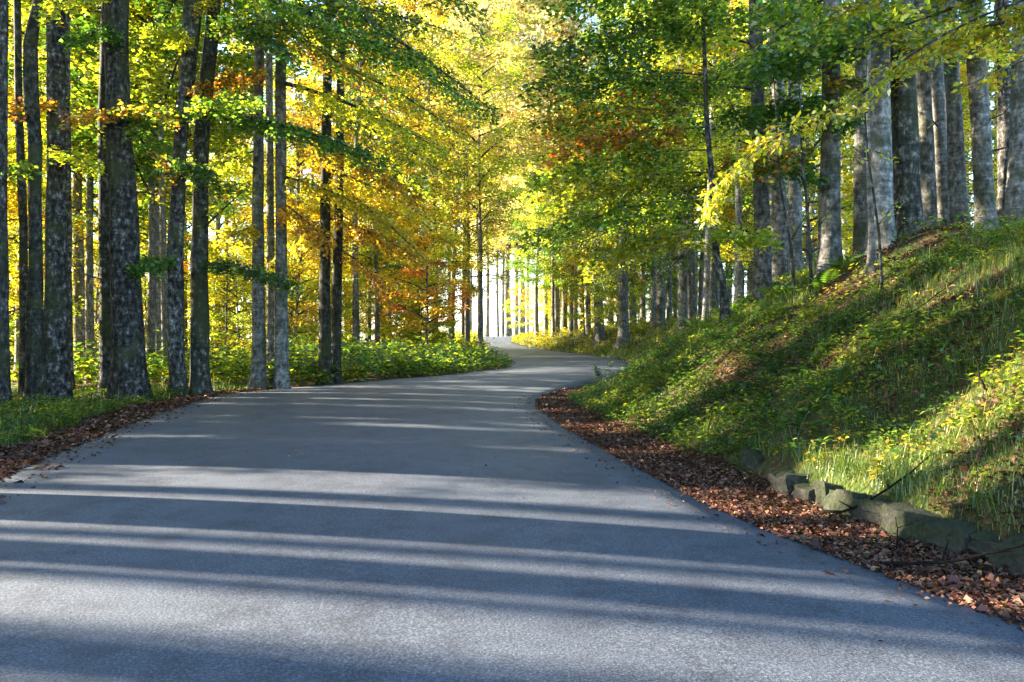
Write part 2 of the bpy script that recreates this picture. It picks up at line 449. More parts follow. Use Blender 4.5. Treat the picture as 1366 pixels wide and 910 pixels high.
# ------------------------------------------------------------------ prototypes of background trees
def proto_tree(seed, h0, h1, R, nl, per, size, pal, base_r=0.22, tip=0.04, wood_twigs=False):
    """-> trunk mesh, bough mesh, crown mesh, all standing at the origin"""
    rng = np.random.default_rng(seed)
    H = h1+0.8
    hs = np.linspace(0, H, 12)
    P = np.stack([0.18*np.sin(hs*.25+seed)*hs/H*2, 0.18*np.cos(hs*.21+seed*2)*hs/H*2, hs], -1); P[:, :2] -= P[0, :2]
    rad = base_r*(1-hs/H)**0.8+tip*.5
    tg = trunk_geo(P, rad, 9, 0.5, rng, 0.05)
    bw, cr = Geo(), Geo()
    for i in range(nl):
        f = (i+rng.uniform(.2, .8))/nl
        h = h0+(h1-h0)*f
        az = i*2.4+rng.uniform(-.5, .5)
        L = R*(0.55+0.6*math.sin(PI*min(1, .25+f*.75)))*rng.uniform(.7, 1.15)
        d = np.array((math.cos(az), math.sin(az), rng.uniform(.0, .7)+f*.35))
        p0 = np.array((np.interp(h, hs, P[:, 0]), np.interp(h, hs, P[:, 1]), h))
        pal_i = pal[rng.integers(0, len(pal))]
        spray(cr, bw, p0+nrm(d)*L*.22, d, L*.8, L*.42, int(per*.4), size, pal_i, .18, rng, False)
        tube(bw, np.array([p0, p0+nrm(d)*L*.23]), np.array((.012*L+.02, .011*L+.006)), 5)
        for q in range(3):
            t = rng.uniform(.3, .75); a2 = az+rng.choice((-1, 1))*rng.uniform(.4, 1.1)
            d2 = np.array((math.cos(a2), math.sin(a2), rng.uniform(-.1, .35)))
            spray(cr, bw, p0+nrm(d)*L*t, d2, L*rng.uniform(.4, .65), L*.26, int(per*.2), size, pal_i, .2, rng, False)
    return (tg.mesh('beech_trunk', M_PALE, True), bw.mesh('beech_boughs', M_BARK), cr.mesh('beech_crown', M_LEAF))

PR_G = [proto_tree(11, 5.5, 25, 3.9, 42, 640, .175, [GREEN, GREEN, LIME, blend((GREEN, 2), (LIME, 1))]),
        proto_tree(12, 6.5, 24, 4.1, 42, 640, .175, [GREEN, LIME, LIME, blend((LIME, 2), (YELLOW, 1))])]
PR_Y = [proto_tree(21, 4.5, 25, 3.9, 36, 400, .175, [LIME, YELLOW, blend((LIME, 1), (YELLOW, 1)), YELLOW, GOLD]),
        proto_tree(22, 6.0, 26, 4.0, 36, 400, .175, [YELLOW, GOLD, blend((YELLOW, 2), (GOLD, 1)), LIME]),
        proto_tree(23, 5.0, 24, 4.2, 36, 400, .175, [LIME, YELLOW, LIME, blend((LIME, 2), (GOLD, 1))])]
PR_O = [proto_tree(31, 6.0, 25, 4.0, 42, 640, .175, [GOLD, GOLD, blend((ORANGE, 1), (YELLOW, 1)), YELLOW])]
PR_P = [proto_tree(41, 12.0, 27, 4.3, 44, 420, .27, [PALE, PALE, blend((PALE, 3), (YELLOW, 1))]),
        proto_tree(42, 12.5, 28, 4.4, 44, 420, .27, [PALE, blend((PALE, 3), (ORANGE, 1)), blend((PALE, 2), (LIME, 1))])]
PR_C = proto_tree(43, 8.0, 27, 3.9, 34, 480, .2, [PALE, LIME, blend((PALE, 2), (LIME, 2)), blend((YELLOW, 1), (PALE, 1))])
PR_H = [proto_tree(51, 11.5, 24, 4.0, 26, 300, .2, [GREEN, LIME, YELLOW]),
        proto_tree(52, 12.5, 26, 3.6, 26, 300, .2, [LIME, YELLOW, GOLD])]
PY_Y = [proto_tree(61, .9, 6.5, 2.3, 28, 400, .12, [YELLOW, LIME, blend((YELLOW, 2), (LIME, 1))], .06, .02),
        proto_tree(62, 1.4, 8.0, 2.6, 30, 400, .12, [LIME, YELLOW, GOLD], .07, .02)]
PY_G = [proto_tree(63, 1.0, 6.0, 2.4, 28, 400, .12, [LIME, LIME, blend((GREEN, 1), (LIME, 2))], .06, .02),
        proto_tree(64, 1.8, 7.5, 2.6, 30, 400, .12, [GREEN, LIME, GREEN], .07, .02)]
PY_O = [proto_tree(65, 1.2, 6.0, 2.2, 28, 400, .12, [GOLD, GOLD, ORANGE, YELLOW], .06, .02)]

def plant_tree(proto, x, y, diam=None, scale=1.0, rz=0.0, label='', group=None, name='beech_tree', lean=(0, 0), base=0.22):
    t, b, c = proto
    z = float(ground(x, y))
    o = empty(name, (x, y, z-.03), label, 'tree', group)
    o.rotation_euler = (lean[0], lean[1], rz)
    o.scale = (scale,)*3
    k = 1.0 if diam is None else diam/2/(base*scale)
    to = link('trunk', t, o); to.scale = (k, k, 1)
    link('bough', b, o); link('crown', c, o)
    return o

# ------------------------------------------------------------------ the trees along the road, stem by stem
class NearTree:
    def __init__(s, label, d, path, height=22, seg=14, crown=None, flare=0.5, name='beech_tree', group=None, rough=.05, rz=0.0, cs=1.0, bark=None):
        s.d = d
        u0, v0, w0 = path[0]
        s.o = foot(u0, d)
        P, R = [s.o.copy()], [w0/2*d/F]
        for u, v, w in path[1:]:
            p = at(u, v, d)
            if p[2] > P[-1][2]+.1: P.append(p); R.append(w/2*d/F)
        last, prev = P[-1], P[-2]
        sl = (last-prev)/max(last[2]-prev[2], .3)
        zt = s.o[2]+height
        for q in np.linspace(0, 1, 6)[1:]:
            z = last[2]+(zt-last[2])*q
            if z > P[-1][2]+.2:
                P.append(np.array((last[0]+sl[0]*(z-last[2])*.35, last[1], z))); R.append(R[len(path)-1 if len(path)-1 < len(R) else -1]*(1-q*.85) if q < 1 else .03)
        s.P = np.array(P); s.R = np.array(R)
        s.e = empty(name, s.o, label, 'tree', group)
        link('trunk', trunk_geo(s.P-s.o, s.R, seg, flare, RNG, rough).mesh('near_trunk', bark or M_BARK, True), s.e)
        if seg >= 14:
            for q in range(3):
                sg = Geo()
                zq = s.o[2]+RNG.uniform(1.6, 7.5); a = RNG.uniform(PI, 2*PI)
                c0 = np.array((np.interp(zq, s.P[:, 2], s.P[:, 0]), np.interp(zq, s.P[:, 2], s.P[:, 1]), zq))-s.o
                rr = np.interp(zq, s.P[:, 2], s.R); dd = np.array((math.cos(a), math.sin(a), RNG.uniform(-.1, .5))); ln = RNG.uniform(.25, 1.1)
                tube(sg, np.array([c0, c0+dd*(rr+ln*.5), c0+dd*(rr+ln)+np.array((0, 0, RNG.normal(0, .1)))]), np.array((.022, .014, .005)), 5)
                link('dead_twig', sg.mesh('dead_twig', M_BARK), s.e)
        if crown is not None:
            _, b, c = crown
            zc = s.o[2]+12
            off = np.array((np.interp(zc, s.P[:, 2], s.P[:, 0])-s.o[0], np.interp(zc, s.P[:, 2], s.P[:, 1])-s.o[1], 0))
            for nm, me in (('bough', b), ('crown', c)):
                q = link(nm, me, s.e, off); q.rotation_euler.z = rz; q.scale = (cs,)*3
    def limb(s, u0, v0, u1, v1, d1, W, k, pal, size=.085, droop=.13, rise=.06, twigs=True, d0=None, curve=None, thick=1.0):
        A = at(u0, v0, s.d if d0 is None else d0); B = at(u1, v1, d1)
        B = B+np.array((0, 0, 1.0))*droop*np.linalg.norm(B-A)
        L = float(np.linalg.norm(B-A))
        g, w = Geo(), Geo()
        if size < .08 and k > 300: k = int(k*1.8)
        if size == .085: k, size, W = int(k*1.8), .1, W*1.25
        spray(g, w, A, B-A, L, W, k, size, pal, droop, RNG, twigs, rise=rise, thick=thick)
        b = link('limb', w.mesh('beech_limb', M_BARK, origin=s.o), s.e)
        link('foliage', g.mesh('beech_foliage', M_LEAF, origin=s.o), b)

GD = blend((GREEN, 3), (LIME, 1))
GM = blend((GREEN, 1), (LIME, 1))
LY = blend((LIME, 2), (YELLOW, 1))
YG = blend((YELLOW, 2), (GOLD, 1))
GO = blend((GREEN, 2), (ORANGE, 1), (GOLD, 1))
OG = blend((ORANGE, 2), (GOLD, 1), (GREEN, 1))
near = {}
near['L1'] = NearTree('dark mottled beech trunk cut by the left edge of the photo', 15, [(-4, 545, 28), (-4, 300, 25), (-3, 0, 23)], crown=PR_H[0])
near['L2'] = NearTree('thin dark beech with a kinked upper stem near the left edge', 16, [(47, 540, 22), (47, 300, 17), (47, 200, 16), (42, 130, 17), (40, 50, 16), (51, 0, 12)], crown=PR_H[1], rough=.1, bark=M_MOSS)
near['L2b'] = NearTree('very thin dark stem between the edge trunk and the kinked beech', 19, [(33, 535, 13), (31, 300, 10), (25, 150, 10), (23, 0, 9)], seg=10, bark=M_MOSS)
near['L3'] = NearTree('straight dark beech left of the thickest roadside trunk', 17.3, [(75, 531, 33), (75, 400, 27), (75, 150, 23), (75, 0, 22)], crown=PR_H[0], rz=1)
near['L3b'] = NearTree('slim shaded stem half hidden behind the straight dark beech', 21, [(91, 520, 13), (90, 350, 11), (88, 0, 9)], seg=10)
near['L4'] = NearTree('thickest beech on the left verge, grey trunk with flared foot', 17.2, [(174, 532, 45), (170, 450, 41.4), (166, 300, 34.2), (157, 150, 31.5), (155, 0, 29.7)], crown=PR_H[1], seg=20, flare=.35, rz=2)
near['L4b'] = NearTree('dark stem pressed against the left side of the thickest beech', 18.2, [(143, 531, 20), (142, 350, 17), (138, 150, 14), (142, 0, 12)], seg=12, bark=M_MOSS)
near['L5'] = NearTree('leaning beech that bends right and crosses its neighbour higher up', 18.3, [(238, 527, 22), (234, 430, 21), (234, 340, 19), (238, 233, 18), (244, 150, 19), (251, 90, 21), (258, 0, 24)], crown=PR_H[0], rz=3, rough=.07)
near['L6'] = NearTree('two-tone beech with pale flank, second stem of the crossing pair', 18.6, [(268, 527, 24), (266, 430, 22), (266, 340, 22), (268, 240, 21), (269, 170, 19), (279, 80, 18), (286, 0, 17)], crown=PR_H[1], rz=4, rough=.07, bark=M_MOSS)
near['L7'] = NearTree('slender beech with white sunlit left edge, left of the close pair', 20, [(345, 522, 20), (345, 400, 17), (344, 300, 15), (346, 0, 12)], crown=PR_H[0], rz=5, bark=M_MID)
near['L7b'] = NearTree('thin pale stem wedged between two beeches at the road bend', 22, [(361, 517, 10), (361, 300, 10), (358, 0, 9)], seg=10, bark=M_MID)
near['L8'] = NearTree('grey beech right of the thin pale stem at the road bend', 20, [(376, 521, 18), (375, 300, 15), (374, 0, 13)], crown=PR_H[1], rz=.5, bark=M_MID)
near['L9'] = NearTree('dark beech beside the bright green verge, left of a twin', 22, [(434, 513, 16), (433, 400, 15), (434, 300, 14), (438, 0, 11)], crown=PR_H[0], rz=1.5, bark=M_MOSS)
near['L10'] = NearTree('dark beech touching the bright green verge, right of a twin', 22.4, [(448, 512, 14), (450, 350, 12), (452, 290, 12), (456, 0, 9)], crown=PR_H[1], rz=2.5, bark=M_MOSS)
# right bank
near['R1'] = NearTree('thin dark leaning tree on the bank with wide leafy layers over the road', 14.5, [(969, 399, 13), (963, 372, 11), (957, 350, 10), (954, 330, 10), (952, 290, 9), (950, 233, 8), (944, 180, 7), (942, 150, 6), (938, 0, 5), (936, -120, 4)], height=10.5, seg=10, flare=.6)
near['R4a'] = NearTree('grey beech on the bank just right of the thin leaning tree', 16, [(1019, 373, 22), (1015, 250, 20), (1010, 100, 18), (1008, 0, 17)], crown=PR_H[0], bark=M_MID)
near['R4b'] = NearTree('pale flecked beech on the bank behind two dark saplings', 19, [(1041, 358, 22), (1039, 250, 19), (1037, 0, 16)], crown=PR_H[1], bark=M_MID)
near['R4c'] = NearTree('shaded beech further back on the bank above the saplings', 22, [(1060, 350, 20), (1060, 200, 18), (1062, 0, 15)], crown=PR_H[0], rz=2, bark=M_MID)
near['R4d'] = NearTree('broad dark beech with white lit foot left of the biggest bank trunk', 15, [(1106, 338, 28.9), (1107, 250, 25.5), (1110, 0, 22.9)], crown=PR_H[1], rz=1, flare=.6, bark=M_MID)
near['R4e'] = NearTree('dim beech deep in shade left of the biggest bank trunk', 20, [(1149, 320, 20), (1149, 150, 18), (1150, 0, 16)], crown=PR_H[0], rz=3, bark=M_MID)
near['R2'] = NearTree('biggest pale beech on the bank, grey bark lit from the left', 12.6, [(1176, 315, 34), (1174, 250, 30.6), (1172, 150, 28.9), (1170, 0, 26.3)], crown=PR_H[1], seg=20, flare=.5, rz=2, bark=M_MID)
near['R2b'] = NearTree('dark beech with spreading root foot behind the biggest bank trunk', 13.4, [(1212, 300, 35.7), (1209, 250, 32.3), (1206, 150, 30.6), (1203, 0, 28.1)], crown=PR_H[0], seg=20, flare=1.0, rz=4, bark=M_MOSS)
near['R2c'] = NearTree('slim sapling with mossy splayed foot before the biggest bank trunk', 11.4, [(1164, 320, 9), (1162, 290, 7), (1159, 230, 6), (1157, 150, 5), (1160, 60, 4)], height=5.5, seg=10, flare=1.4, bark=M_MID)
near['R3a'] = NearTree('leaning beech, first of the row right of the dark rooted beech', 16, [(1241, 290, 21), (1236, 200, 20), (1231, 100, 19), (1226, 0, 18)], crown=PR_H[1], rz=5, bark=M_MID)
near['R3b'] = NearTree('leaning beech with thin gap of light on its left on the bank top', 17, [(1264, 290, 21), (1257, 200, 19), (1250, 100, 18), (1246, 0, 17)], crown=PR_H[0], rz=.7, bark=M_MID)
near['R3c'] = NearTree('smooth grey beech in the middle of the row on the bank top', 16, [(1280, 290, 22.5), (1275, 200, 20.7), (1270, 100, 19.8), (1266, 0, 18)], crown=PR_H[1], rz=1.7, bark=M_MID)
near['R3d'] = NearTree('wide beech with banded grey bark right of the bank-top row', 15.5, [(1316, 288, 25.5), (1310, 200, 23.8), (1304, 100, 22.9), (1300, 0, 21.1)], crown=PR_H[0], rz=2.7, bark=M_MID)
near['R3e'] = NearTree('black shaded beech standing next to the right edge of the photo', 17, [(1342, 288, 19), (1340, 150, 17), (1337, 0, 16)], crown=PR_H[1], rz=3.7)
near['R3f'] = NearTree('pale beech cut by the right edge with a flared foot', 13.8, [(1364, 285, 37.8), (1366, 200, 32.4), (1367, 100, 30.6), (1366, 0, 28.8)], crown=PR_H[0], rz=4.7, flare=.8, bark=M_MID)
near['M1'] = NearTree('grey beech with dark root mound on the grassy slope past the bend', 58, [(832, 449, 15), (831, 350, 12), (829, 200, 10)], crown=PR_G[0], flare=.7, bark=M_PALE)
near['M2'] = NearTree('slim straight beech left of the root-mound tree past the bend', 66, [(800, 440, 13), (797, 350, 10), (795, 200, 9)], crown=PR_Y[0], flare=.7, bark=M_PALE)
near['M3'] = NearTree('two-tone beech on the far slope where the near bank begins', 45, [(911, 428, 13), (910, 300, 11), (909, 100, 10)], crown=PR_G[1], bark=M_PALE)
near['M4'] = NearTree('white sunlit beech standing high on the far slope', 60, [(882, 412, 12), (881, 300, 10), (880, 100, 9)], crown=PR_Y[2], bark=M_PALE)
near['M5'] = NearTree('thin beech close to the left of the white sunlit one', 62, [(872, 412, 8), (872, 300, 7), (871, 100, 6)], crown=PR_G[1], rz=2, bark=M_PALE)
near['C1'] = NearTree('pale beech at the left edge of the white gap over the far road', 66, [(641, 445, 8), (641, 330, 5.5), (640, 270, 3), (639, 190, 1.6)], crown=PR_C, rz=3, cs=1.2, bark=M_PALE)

T = near['L6']
T.limb(286, -20, 640, 150, 15, 1.0, 1700, GD)
T.limb(285, 40, 575, 85, 15.3, 1.1, 1500, GM)
T.limb(286, -70, 672, 165, 15.6, .8, 1400, GD)
T.limb(286, -110, 650, 25, 14.6, 1.0, 1400, GM)
T.limb(285, -60, 500, 20, 14, .9, 1100, GD)
T.limb(284, 60, 345, -5, 16.5, .25, 60, LIME)
T.limb(269, 150, 525, 224, 15.6, .6, 1400, GREEN, rise=.02)
T.limb(267, 352, 402, 388, 15.6, .42, 700, GREEN, rise=.0)
T.limb(279, 30, 400, 92, 15.2, .5, 700, GREEN)
T.limb(269, 160, 345, 135, 15.5, .5, 500, GM)
T.limb(266, 310, 330, 250, 17, .3, 60, LIME)
T = near['L5']
T.limb(234, 345, 182, 362, 16.8, .42, 450, GREEN)
T.limb(244, 145, 172, 175, 16.5, .45, 450, GD)
T.limb(238, 220, 285, 240, 16.5, .4, 400, GREEN)
T.limb(251, 60, 190, 40, 16, .5, 450, LY)
T.limb(236, 250, 200, 200, 17, .3, 80, GO)
T = near['L4']
T.limb(156, 38, 95, 58, 15.6, .42, 420, GREEN)
T.limb(157, 150, 85, 165, 15.6, .35, 260, OG)
T.limb(158, 148, 235, 160, 15.8, .4, 320, GO)
T.limb(157, -20, 60, 20, 15, .6, 500, LY)
T.limb(163, 215, 90, 130, 17.5, .3, 60, LIME)
near['L3'].limb(75, 200, 130, 230, 16.4, .35, 260, LY)
near['L3'].limb(75, 140, 20, 150, 15.6, .4, 280, OG)
near['L2'].limb(47, 220, 10, 235, 15, .3, 200, GM)
T = near['L7']
T.limb(346, 30, 520, 140, 18, 1.0, 1200, GO)
T.limb(345, 100, 255, 120, 18, .8, 800, OG)
T.limb(345, 200, 262, 245, 18.5, .7, 700, LY)
T.limb(344, 300, 290, 330, 18.6, .5, 400, YG)
T.limb(346, -40, 260, 10, 18, .8, 700, YG)
T = near['L8']
T.limb(375, 110, 605, 215, 18.2, 1.1, 1400, LY)
T.limb(375, 180, 560, 268, 18.6, .9, 1200, blend((GOLD, 3), (ORANGE, 1), (LIME, 1)))
T.limb(375, 235, 520, 300, 19, .8, 900, YG)
T.limb(375, 270, 440, 330, 19, .6, 500, blend((GOLD, 1), (ORANGE, 1)))
T.limb(374, 20, 560, 30, 17.6, 1.0, 1200, GM)
T = near['L9']
T.limb(437, 80, 640, 205, 20, 1.1, 1000, LY)
T.limb(436, 150, 615, 250, 20.4, 1.0, 800, blend((YELLOW, 1), (LIME, 1)))
T.limb(435, 225, 600, 315, 21, 1.0, 800, blend((GOLD, 1), (YELLOW, 2)))
T.limb(434, 290, 560, 350, 21, .8, 700, blend((GOLD, 2), (ORANGE, 1)))
T.limb(434, 290, 350, 375, 21, .7, 600, YG)
T.limb(437, 10, 640, 60, 20, 1.1, 800, blend((LIME, 2), (PALE, 1)))
T = near['L10']
T.limb(453, 250, 600, 385, 21.5, .8, 800, blend((GOLD, 2), (LIME, 1)))
T.limb(453, 200, 600, 280, 20, .9, 600, LY)
T.limb(450, 330, 520, 410, 21.5, .5, 350, blend((GOLD, 1), (ORANGE, 1)))

T = near['R1']
T.limb(942, 140, 712, 160, 14.2, .95, 1100, blend((GREEN, 2), (LIME, 1), (GOLD, 1), (ORANGE, 1)), thick=.4, rise=.08)
T.limb(940, 100, 705, 112, 14.0, 1.1, 1300, GD, thick=.4, rise=.1)
T.limb(938, 40, 715, 70, 14.2, 1.1, 1200, GD, thick=.4, rise=.1)
T.limb(938, -10, 740, 5, 14.0, 1.1, 1000, GM, thick=.4, rise=.08)
T.limb(937, -60, 700, -30, 13.8, 1.1, 1100, LY, thick=.4, rise=.08)
T.limb(943, 170, 735, 200, 14.3, .8, 1000, OG, thick=.4, rise=.06)
T.limb(948, 200, 705, 242, 14.8, .9, 1000, GM, thick=.4, rise=.06)
T.limb(950, 230, 735, 268, 14.4, .8, 1000, LY, thick=.4, rise=.07)
T.limb(952, 262, 700, 318, 15.4, 1.0, 1100, GM, thick=.4, rise=.05)
T.limb(953, 300, 780, 355, 15.6, .8, 700, LY, thick=.4, rise=.05)
T.limb(943, 160, 1090, 130, 13.4, .8, 800, GREEN, thick=.4)
T.limb(941, 110, 1100, 70, 12.8, .8, 900, GD, thick=.4)
T.limb(938, 30, 1085, 10, 12.4, .9, 800, GM, thick=.4)
T.limb(950, 225, 1075, 205, 13.4, .7, 700, GO, thick=.4)
T.limb(953, 310, 1030, 320, 13.6, .45, 350, LIME, thick=.4)
T.limb(938, 60, 880, -30, 13, .7, 600, GM, thick=.4)
T = near['R4a']
T.limb(1010, 120, 830, 110, 16.5, 1.0, 1000, GM)
T.limb(1009, 60, 860, 30, 16, 1.0, 1000, LY)
T.limb(1011, 150, 1130, 160, 14.6, .7, 800, GREEN)
T.limb(1010, 80, 1150, 60, 14.2, .8, 900, GD)
T.limb(1012, 210, 1090, 240, 14.8, .5, 400, GREEN)
T = near['R4d']
T.limb(1110, 60, 1010, 90, 12.5, .8, 900, GREEN)
T.limb(1110, 20, 1230, 60, 13, .8, 900, GO)
T.limb(1109, 110, 1180, 120, 13.4, .5, 500, GO)
T = near['R2']
T.limb(1171, 40, 1070, 45, 10.2, .7, 800, GM)
T.limb(1170, 10, 1260, 70, 11, .6, 700, blend((GOLD, 1), (GREEN, 1)))
T = near['R3c']
T.limb(1270, 60, 1190, 100, 13, .6, 500, blend((GOLD, 1), (LIME, 1)))
T.limb(1270, 30, 1345, 80, 13.5, .6, 500, YG)
near['R2c'].limb(1158, 200, 1195, 215, 11, .2, 25, LIME, size=.06)
near['R2c'].limb(1158, 150, 1120, 160, 10.8, .25, 60, LIME, size=.06)
T = near['M3']
T.limb(910, 320, 790, 385, 41, 1.8, 900, GM, size=.13)
T.limb(910, 290, 735, 345, 40, 2.2, 1200, LY, size=.13)
T.limb(910, 330, 960, 340, 36, 1.2, 500, LIME, size=.12)
T.limb(910, 250, 760, 280, 40, 2.2, 1200, GM, size=.13)
T.limb(910, 340, 860, 390, 38, 1.2, 600, GREEN, size=.12)
T.limb(910, 200, 800, 220, 38, 2.2, 1200, LY, size=.13)

# overhanging tree at the right, its trunk just outside the frame, with the bright yellow branch
OT = NearTree('yellow-leaved beech reaching in from the right over the bank', 6.4, [(1830, 300, 60), (1820, 0, 52)], height=15, crown=None)
OT.limb(1780, -120, 1100, 22, 7.6, .55, 800, blend((GOLD, 1), (LIME, 2), (YELLOW, 1)), size=.07, d0=6.6, rise=.1)
OT.limb(1790, -40, 1170, 92, 7.9, .5, 700, blend((GOLD, 2), (LIME, 1), (YELLOW, 1)), size=.07, d0=6.6, rise=.16)
OT.limb(1780, -180, 1200, 10, 6.6, .5, 650, blend((YELLOW, 2), (LIME, 2)), size=.07, d0=6.4, rise=.1)
OT.limb(1780, -260, 960, 100, 8.6, .7, 1100, blend((LIME, 3), (GREEN, 1)), size=.075, d0=6.6, rise=.12)
OT.limb(1780, -240, 1000, 20, 8.2, .7, 900, blend((LIME, 2), (GREEN, 1)), size=.075, d0=6.6, rise=.12)
OT.limb(1790, -20, 1280, 120, 7.2, .4, 380, YG, size=.07, d0=6.5, rise=.14)

OT.limb(1790, -60, 1245, 62, 7.8, .5, 520, blend((LIME, 2), (GOLD, 1), (YELLOW, 1)), size=.07, d0=6.6, rise=.12)
OT.limb(1790, -90, 1120, 70, 8.2, .5, 560, blend((LIME, 2), (GREEN, 1), (YELLOW, 1)), size=.07, d0=6.6, rise=.14)
OT.limb(1790, -120, 1330, 60, 8.6, .55, 520, blend((LIME, 1), (GOLD, 1)), size=.075, d0=6.6, rise=.1)
OT.limb(1790, -160, 1040, 60, 9.0, .6, 620, blend((LIME, 2), (GREEN, 1)), size=.075, d0=6.6, rise=.12)

def leaf_mesh(pal, i):
    g = Geo()
    t = np.array((0, .18, .42, .7, 1.0)); w = np.array((.05, .36, .46, .32, .02))*.62
    z = np.array((0, .03, .05, .03, -.06))
    c = np.array(pal)
    v, f = [], []
    for k in range(5): v += [(t[k], -w[k]/2, z[k]+w[k]*.28), (t[k], 0, z[k]), (t[k], w[k]/2, z[k]+w[k]*.28)]
    for k in range(4):
        a = k*3; f += [(a, a+1, a+4, a+3), (a+1, a+2, a+5, a+4)]
    g.add(np.array(v), f4=f, c=c)
    return g.mesh('beech_leaf', M_LEAF, True)
LEAFS = [leaf_mesh(c, i) for i, c in enumerate([(.42, .33, .02), (.34, .31, .02), (.27, .29, .02), (.48, .33, .02), (.21, .26, .02), (.40, .24, .02)])]
def single_leaf_branch(tree, pts, W, k, size):
    """a thin branch whose leaves are each an object of its own"""
    from mathutils import Matrix
    P = np.array([at(*p) for p in pts])
    q = np.linspace(0, 1, len(P)); t = np.linspace(0, 1, 24)
    A = np.stack([np.interp(t, q, P[:, i]) for i in range(3)], -1)
    for _ in range(3): A[1:-1] = (A[:-2]+2*A[1:-1]+A[2:])/4
    w = Geo(); tube(w, A, np.linspace(.014, .003, 24), 6)
    tw = []
    L = np.linalg.norm(A[-1]-A[0])
    K = 46
    for i in range(K):
        f = 0.18+.8*(i+.5)/K
        p0 = np.array([np.interp(f, t, A[:, j]) for j in range(3)])
        d = nrm(A[min(23, int(f*23)+1)]-A[int(f*23)])
        sd_ = nrm(np.cross(d, (0, 0, 1)))*(1 if i % 2 else -1)
        td = nrm(d*.75+sd_*.8+np.array((0, 0, RNG.normal(-.3, .4))))
        ln = W*RNG.uniform(.45, 1.1)*(1.1-f*.6)
        tube(w, np.array([p0, p0+td*ln*.5+np.array((0, 0, .01)), p0+td*ln]), np.array((.004, .003, .0015)), 4)
        tw.append((p0, td, ln, nrm(np.cross(sd_ if i % 2 else -sd_, d))))
    b = link('limb', w.mesh('yellow_branch', M_BARK, origin=tree.o), tree.e)
    b['label'] = 'bare-stemmed branch hung with single bright yellow leaves'
    for i in range(k):
        p0, td, ln, nn = tw[i % K]
        r = RNG.uniform(.1, 1.05)*ln
        sg = RNG.choice((-1, 1))
        ld = nrm(td*.7+np.cross(td, nn)*sg*.8+RNG.normal(0, .25, 3)-np.array((0, 0, .25)))
        n0 = nn+RNG.normal(0, .9, 3)
        sd_ = nrm(np.cross(n0, ld)); n1 = np.cross(ld, sd_)
        o = link('leaf', LEAFS[int(RNG.integers(0, len(LEAFS)))], b)
        p = p0+td*r-tree.o
        s_ = size*RNG.uniform(.75, 1.25)
        m = Matrix(((ld[0], sd_[0], n1[0], p[0]), (ld[1], sd_[1], n1[1], p[1]), (ld[2], sd_[2], n1[2], p[2]), (0, 0, 0, 1)))
        o.matrix_local = m @ Matrix.Scale(s_, 4)
    g = Geo(); n = 900; i = RNG.integers(0, K, n)
    p = np.array([tw[j][0]+tw[j][1]*tw[j][2]*RNG.uniform(.1, 1.1) for j in i])+RNG.normal(0, .035, (n, 3))
    leaves(g, p, RNG.normal(0, 1, (n, 3))+np.array([tw[j][1] for j in i]), RNG.normal(0, .8, (n, 3))+np.array((0, 0, 1)), size*RNG.uniform(.6, 1.1, n), size*.5, pick(YELLOW+LIME, n))
    tag(link('foliage', g.mesh('yellow_foliage', M_LEAF, origin=tree.o), b), kind='stuff')
single_leaf_branch(OT, [(1800, -80, 6.6), (1400, -25, 7.2), (1215, 65, 7.1), (1158, 125, 7.0), (1085, 158, 6.9), (1005, 198, 6.8), (962, 250, 6.8), (945, 285, 6.8)], .42, 295, .075)

# ------------------------------------------------------------------ the wood behind
placed = [tuple(t.o[:2]) for t in near.values()]
def bgtree(u, d, w, proto, label, group, scale=1.0):
    x = (u-CU)/F*d
    placed.append((x, d))
    plant_tree(proto, x, d, w*d/F, scale, float(RNG.uniform(0, 6.28)), label, group, lean=tuple(RNG.normal(0, .012, 2)))
LB = 'slim grey beech trunk in the yellow wood behind the left roadside trees'
LG = 'slim trunks behind the left roadside trees'
for u, d, w in [(26, 30, 11), (66, 31, 9), (107, 28, 14), (120, 27, 10), (200, 27, 11), (213, 28, 13), (222, 25, 9), (206, 42, 8), (300, 56, 7), (312, 62, 6), (290, 50, 8), (395, 56, 7), (404, 66, 6), (415, 60, 6), (325, 70, 5), (12, 38, 11), (135, 40, 9), (55, 44, 9)]:
    bgtree(u, d, w, (PR_Y+PR_G)[int(RNG.integers(0, 5))], LB, LG)
CB = 'thin pale trunk in the bright far wood behind the green verge'
CG = 'thin pale trunks in the bright far wood'
for u, d, w in [(475, 46, 9), (492, 58, 6), (504, 70, 5), (518, 62, 6), (547, 60, 8), (558, 76, 5), (580, 64, 9), (603, 70, 6), (617, 84, 5), (624, 74, 6)]:
    bgtree(u, d, w, (PR_Y+PR_O)[int(RNG.integers(0, 4))], CB, CG, 1.08)
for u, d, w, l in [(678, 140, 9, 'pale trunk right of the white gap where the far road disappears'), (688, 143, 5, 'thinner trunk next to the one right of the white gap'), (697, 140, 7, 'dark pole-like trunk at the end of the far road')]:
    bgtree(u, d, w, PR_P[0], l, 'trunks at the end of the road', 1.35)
RB = 'slim trunk in the light green wood above the far grassy slope'
RG_ = 'slim trunks above the far slope'
for u, d, w in [(716, 98, 6), (742, 92, 9), (752, 96, 8), (768, 84, 6), (775, 100, 6), (785, 78, 7), (815, 80, 8), (845, 70, 8), (858, 76, 7), (893, 66, 7), (921, 52, 7), (935, 60, 8), (950, 48, 9), (940, 40, 8), (985, 36, 10), (972, 52, 8), (1000, 44, 8), (728, 105, 6)]:
    bgtree(u, d, w, (PR_G+PR_Y)[int(RNG.integers(0, 4))], RB, RG_)
HB = 'slim trunk in the dim wood on top of the right bank'
HG = 'slim trunks on top of the right bank'
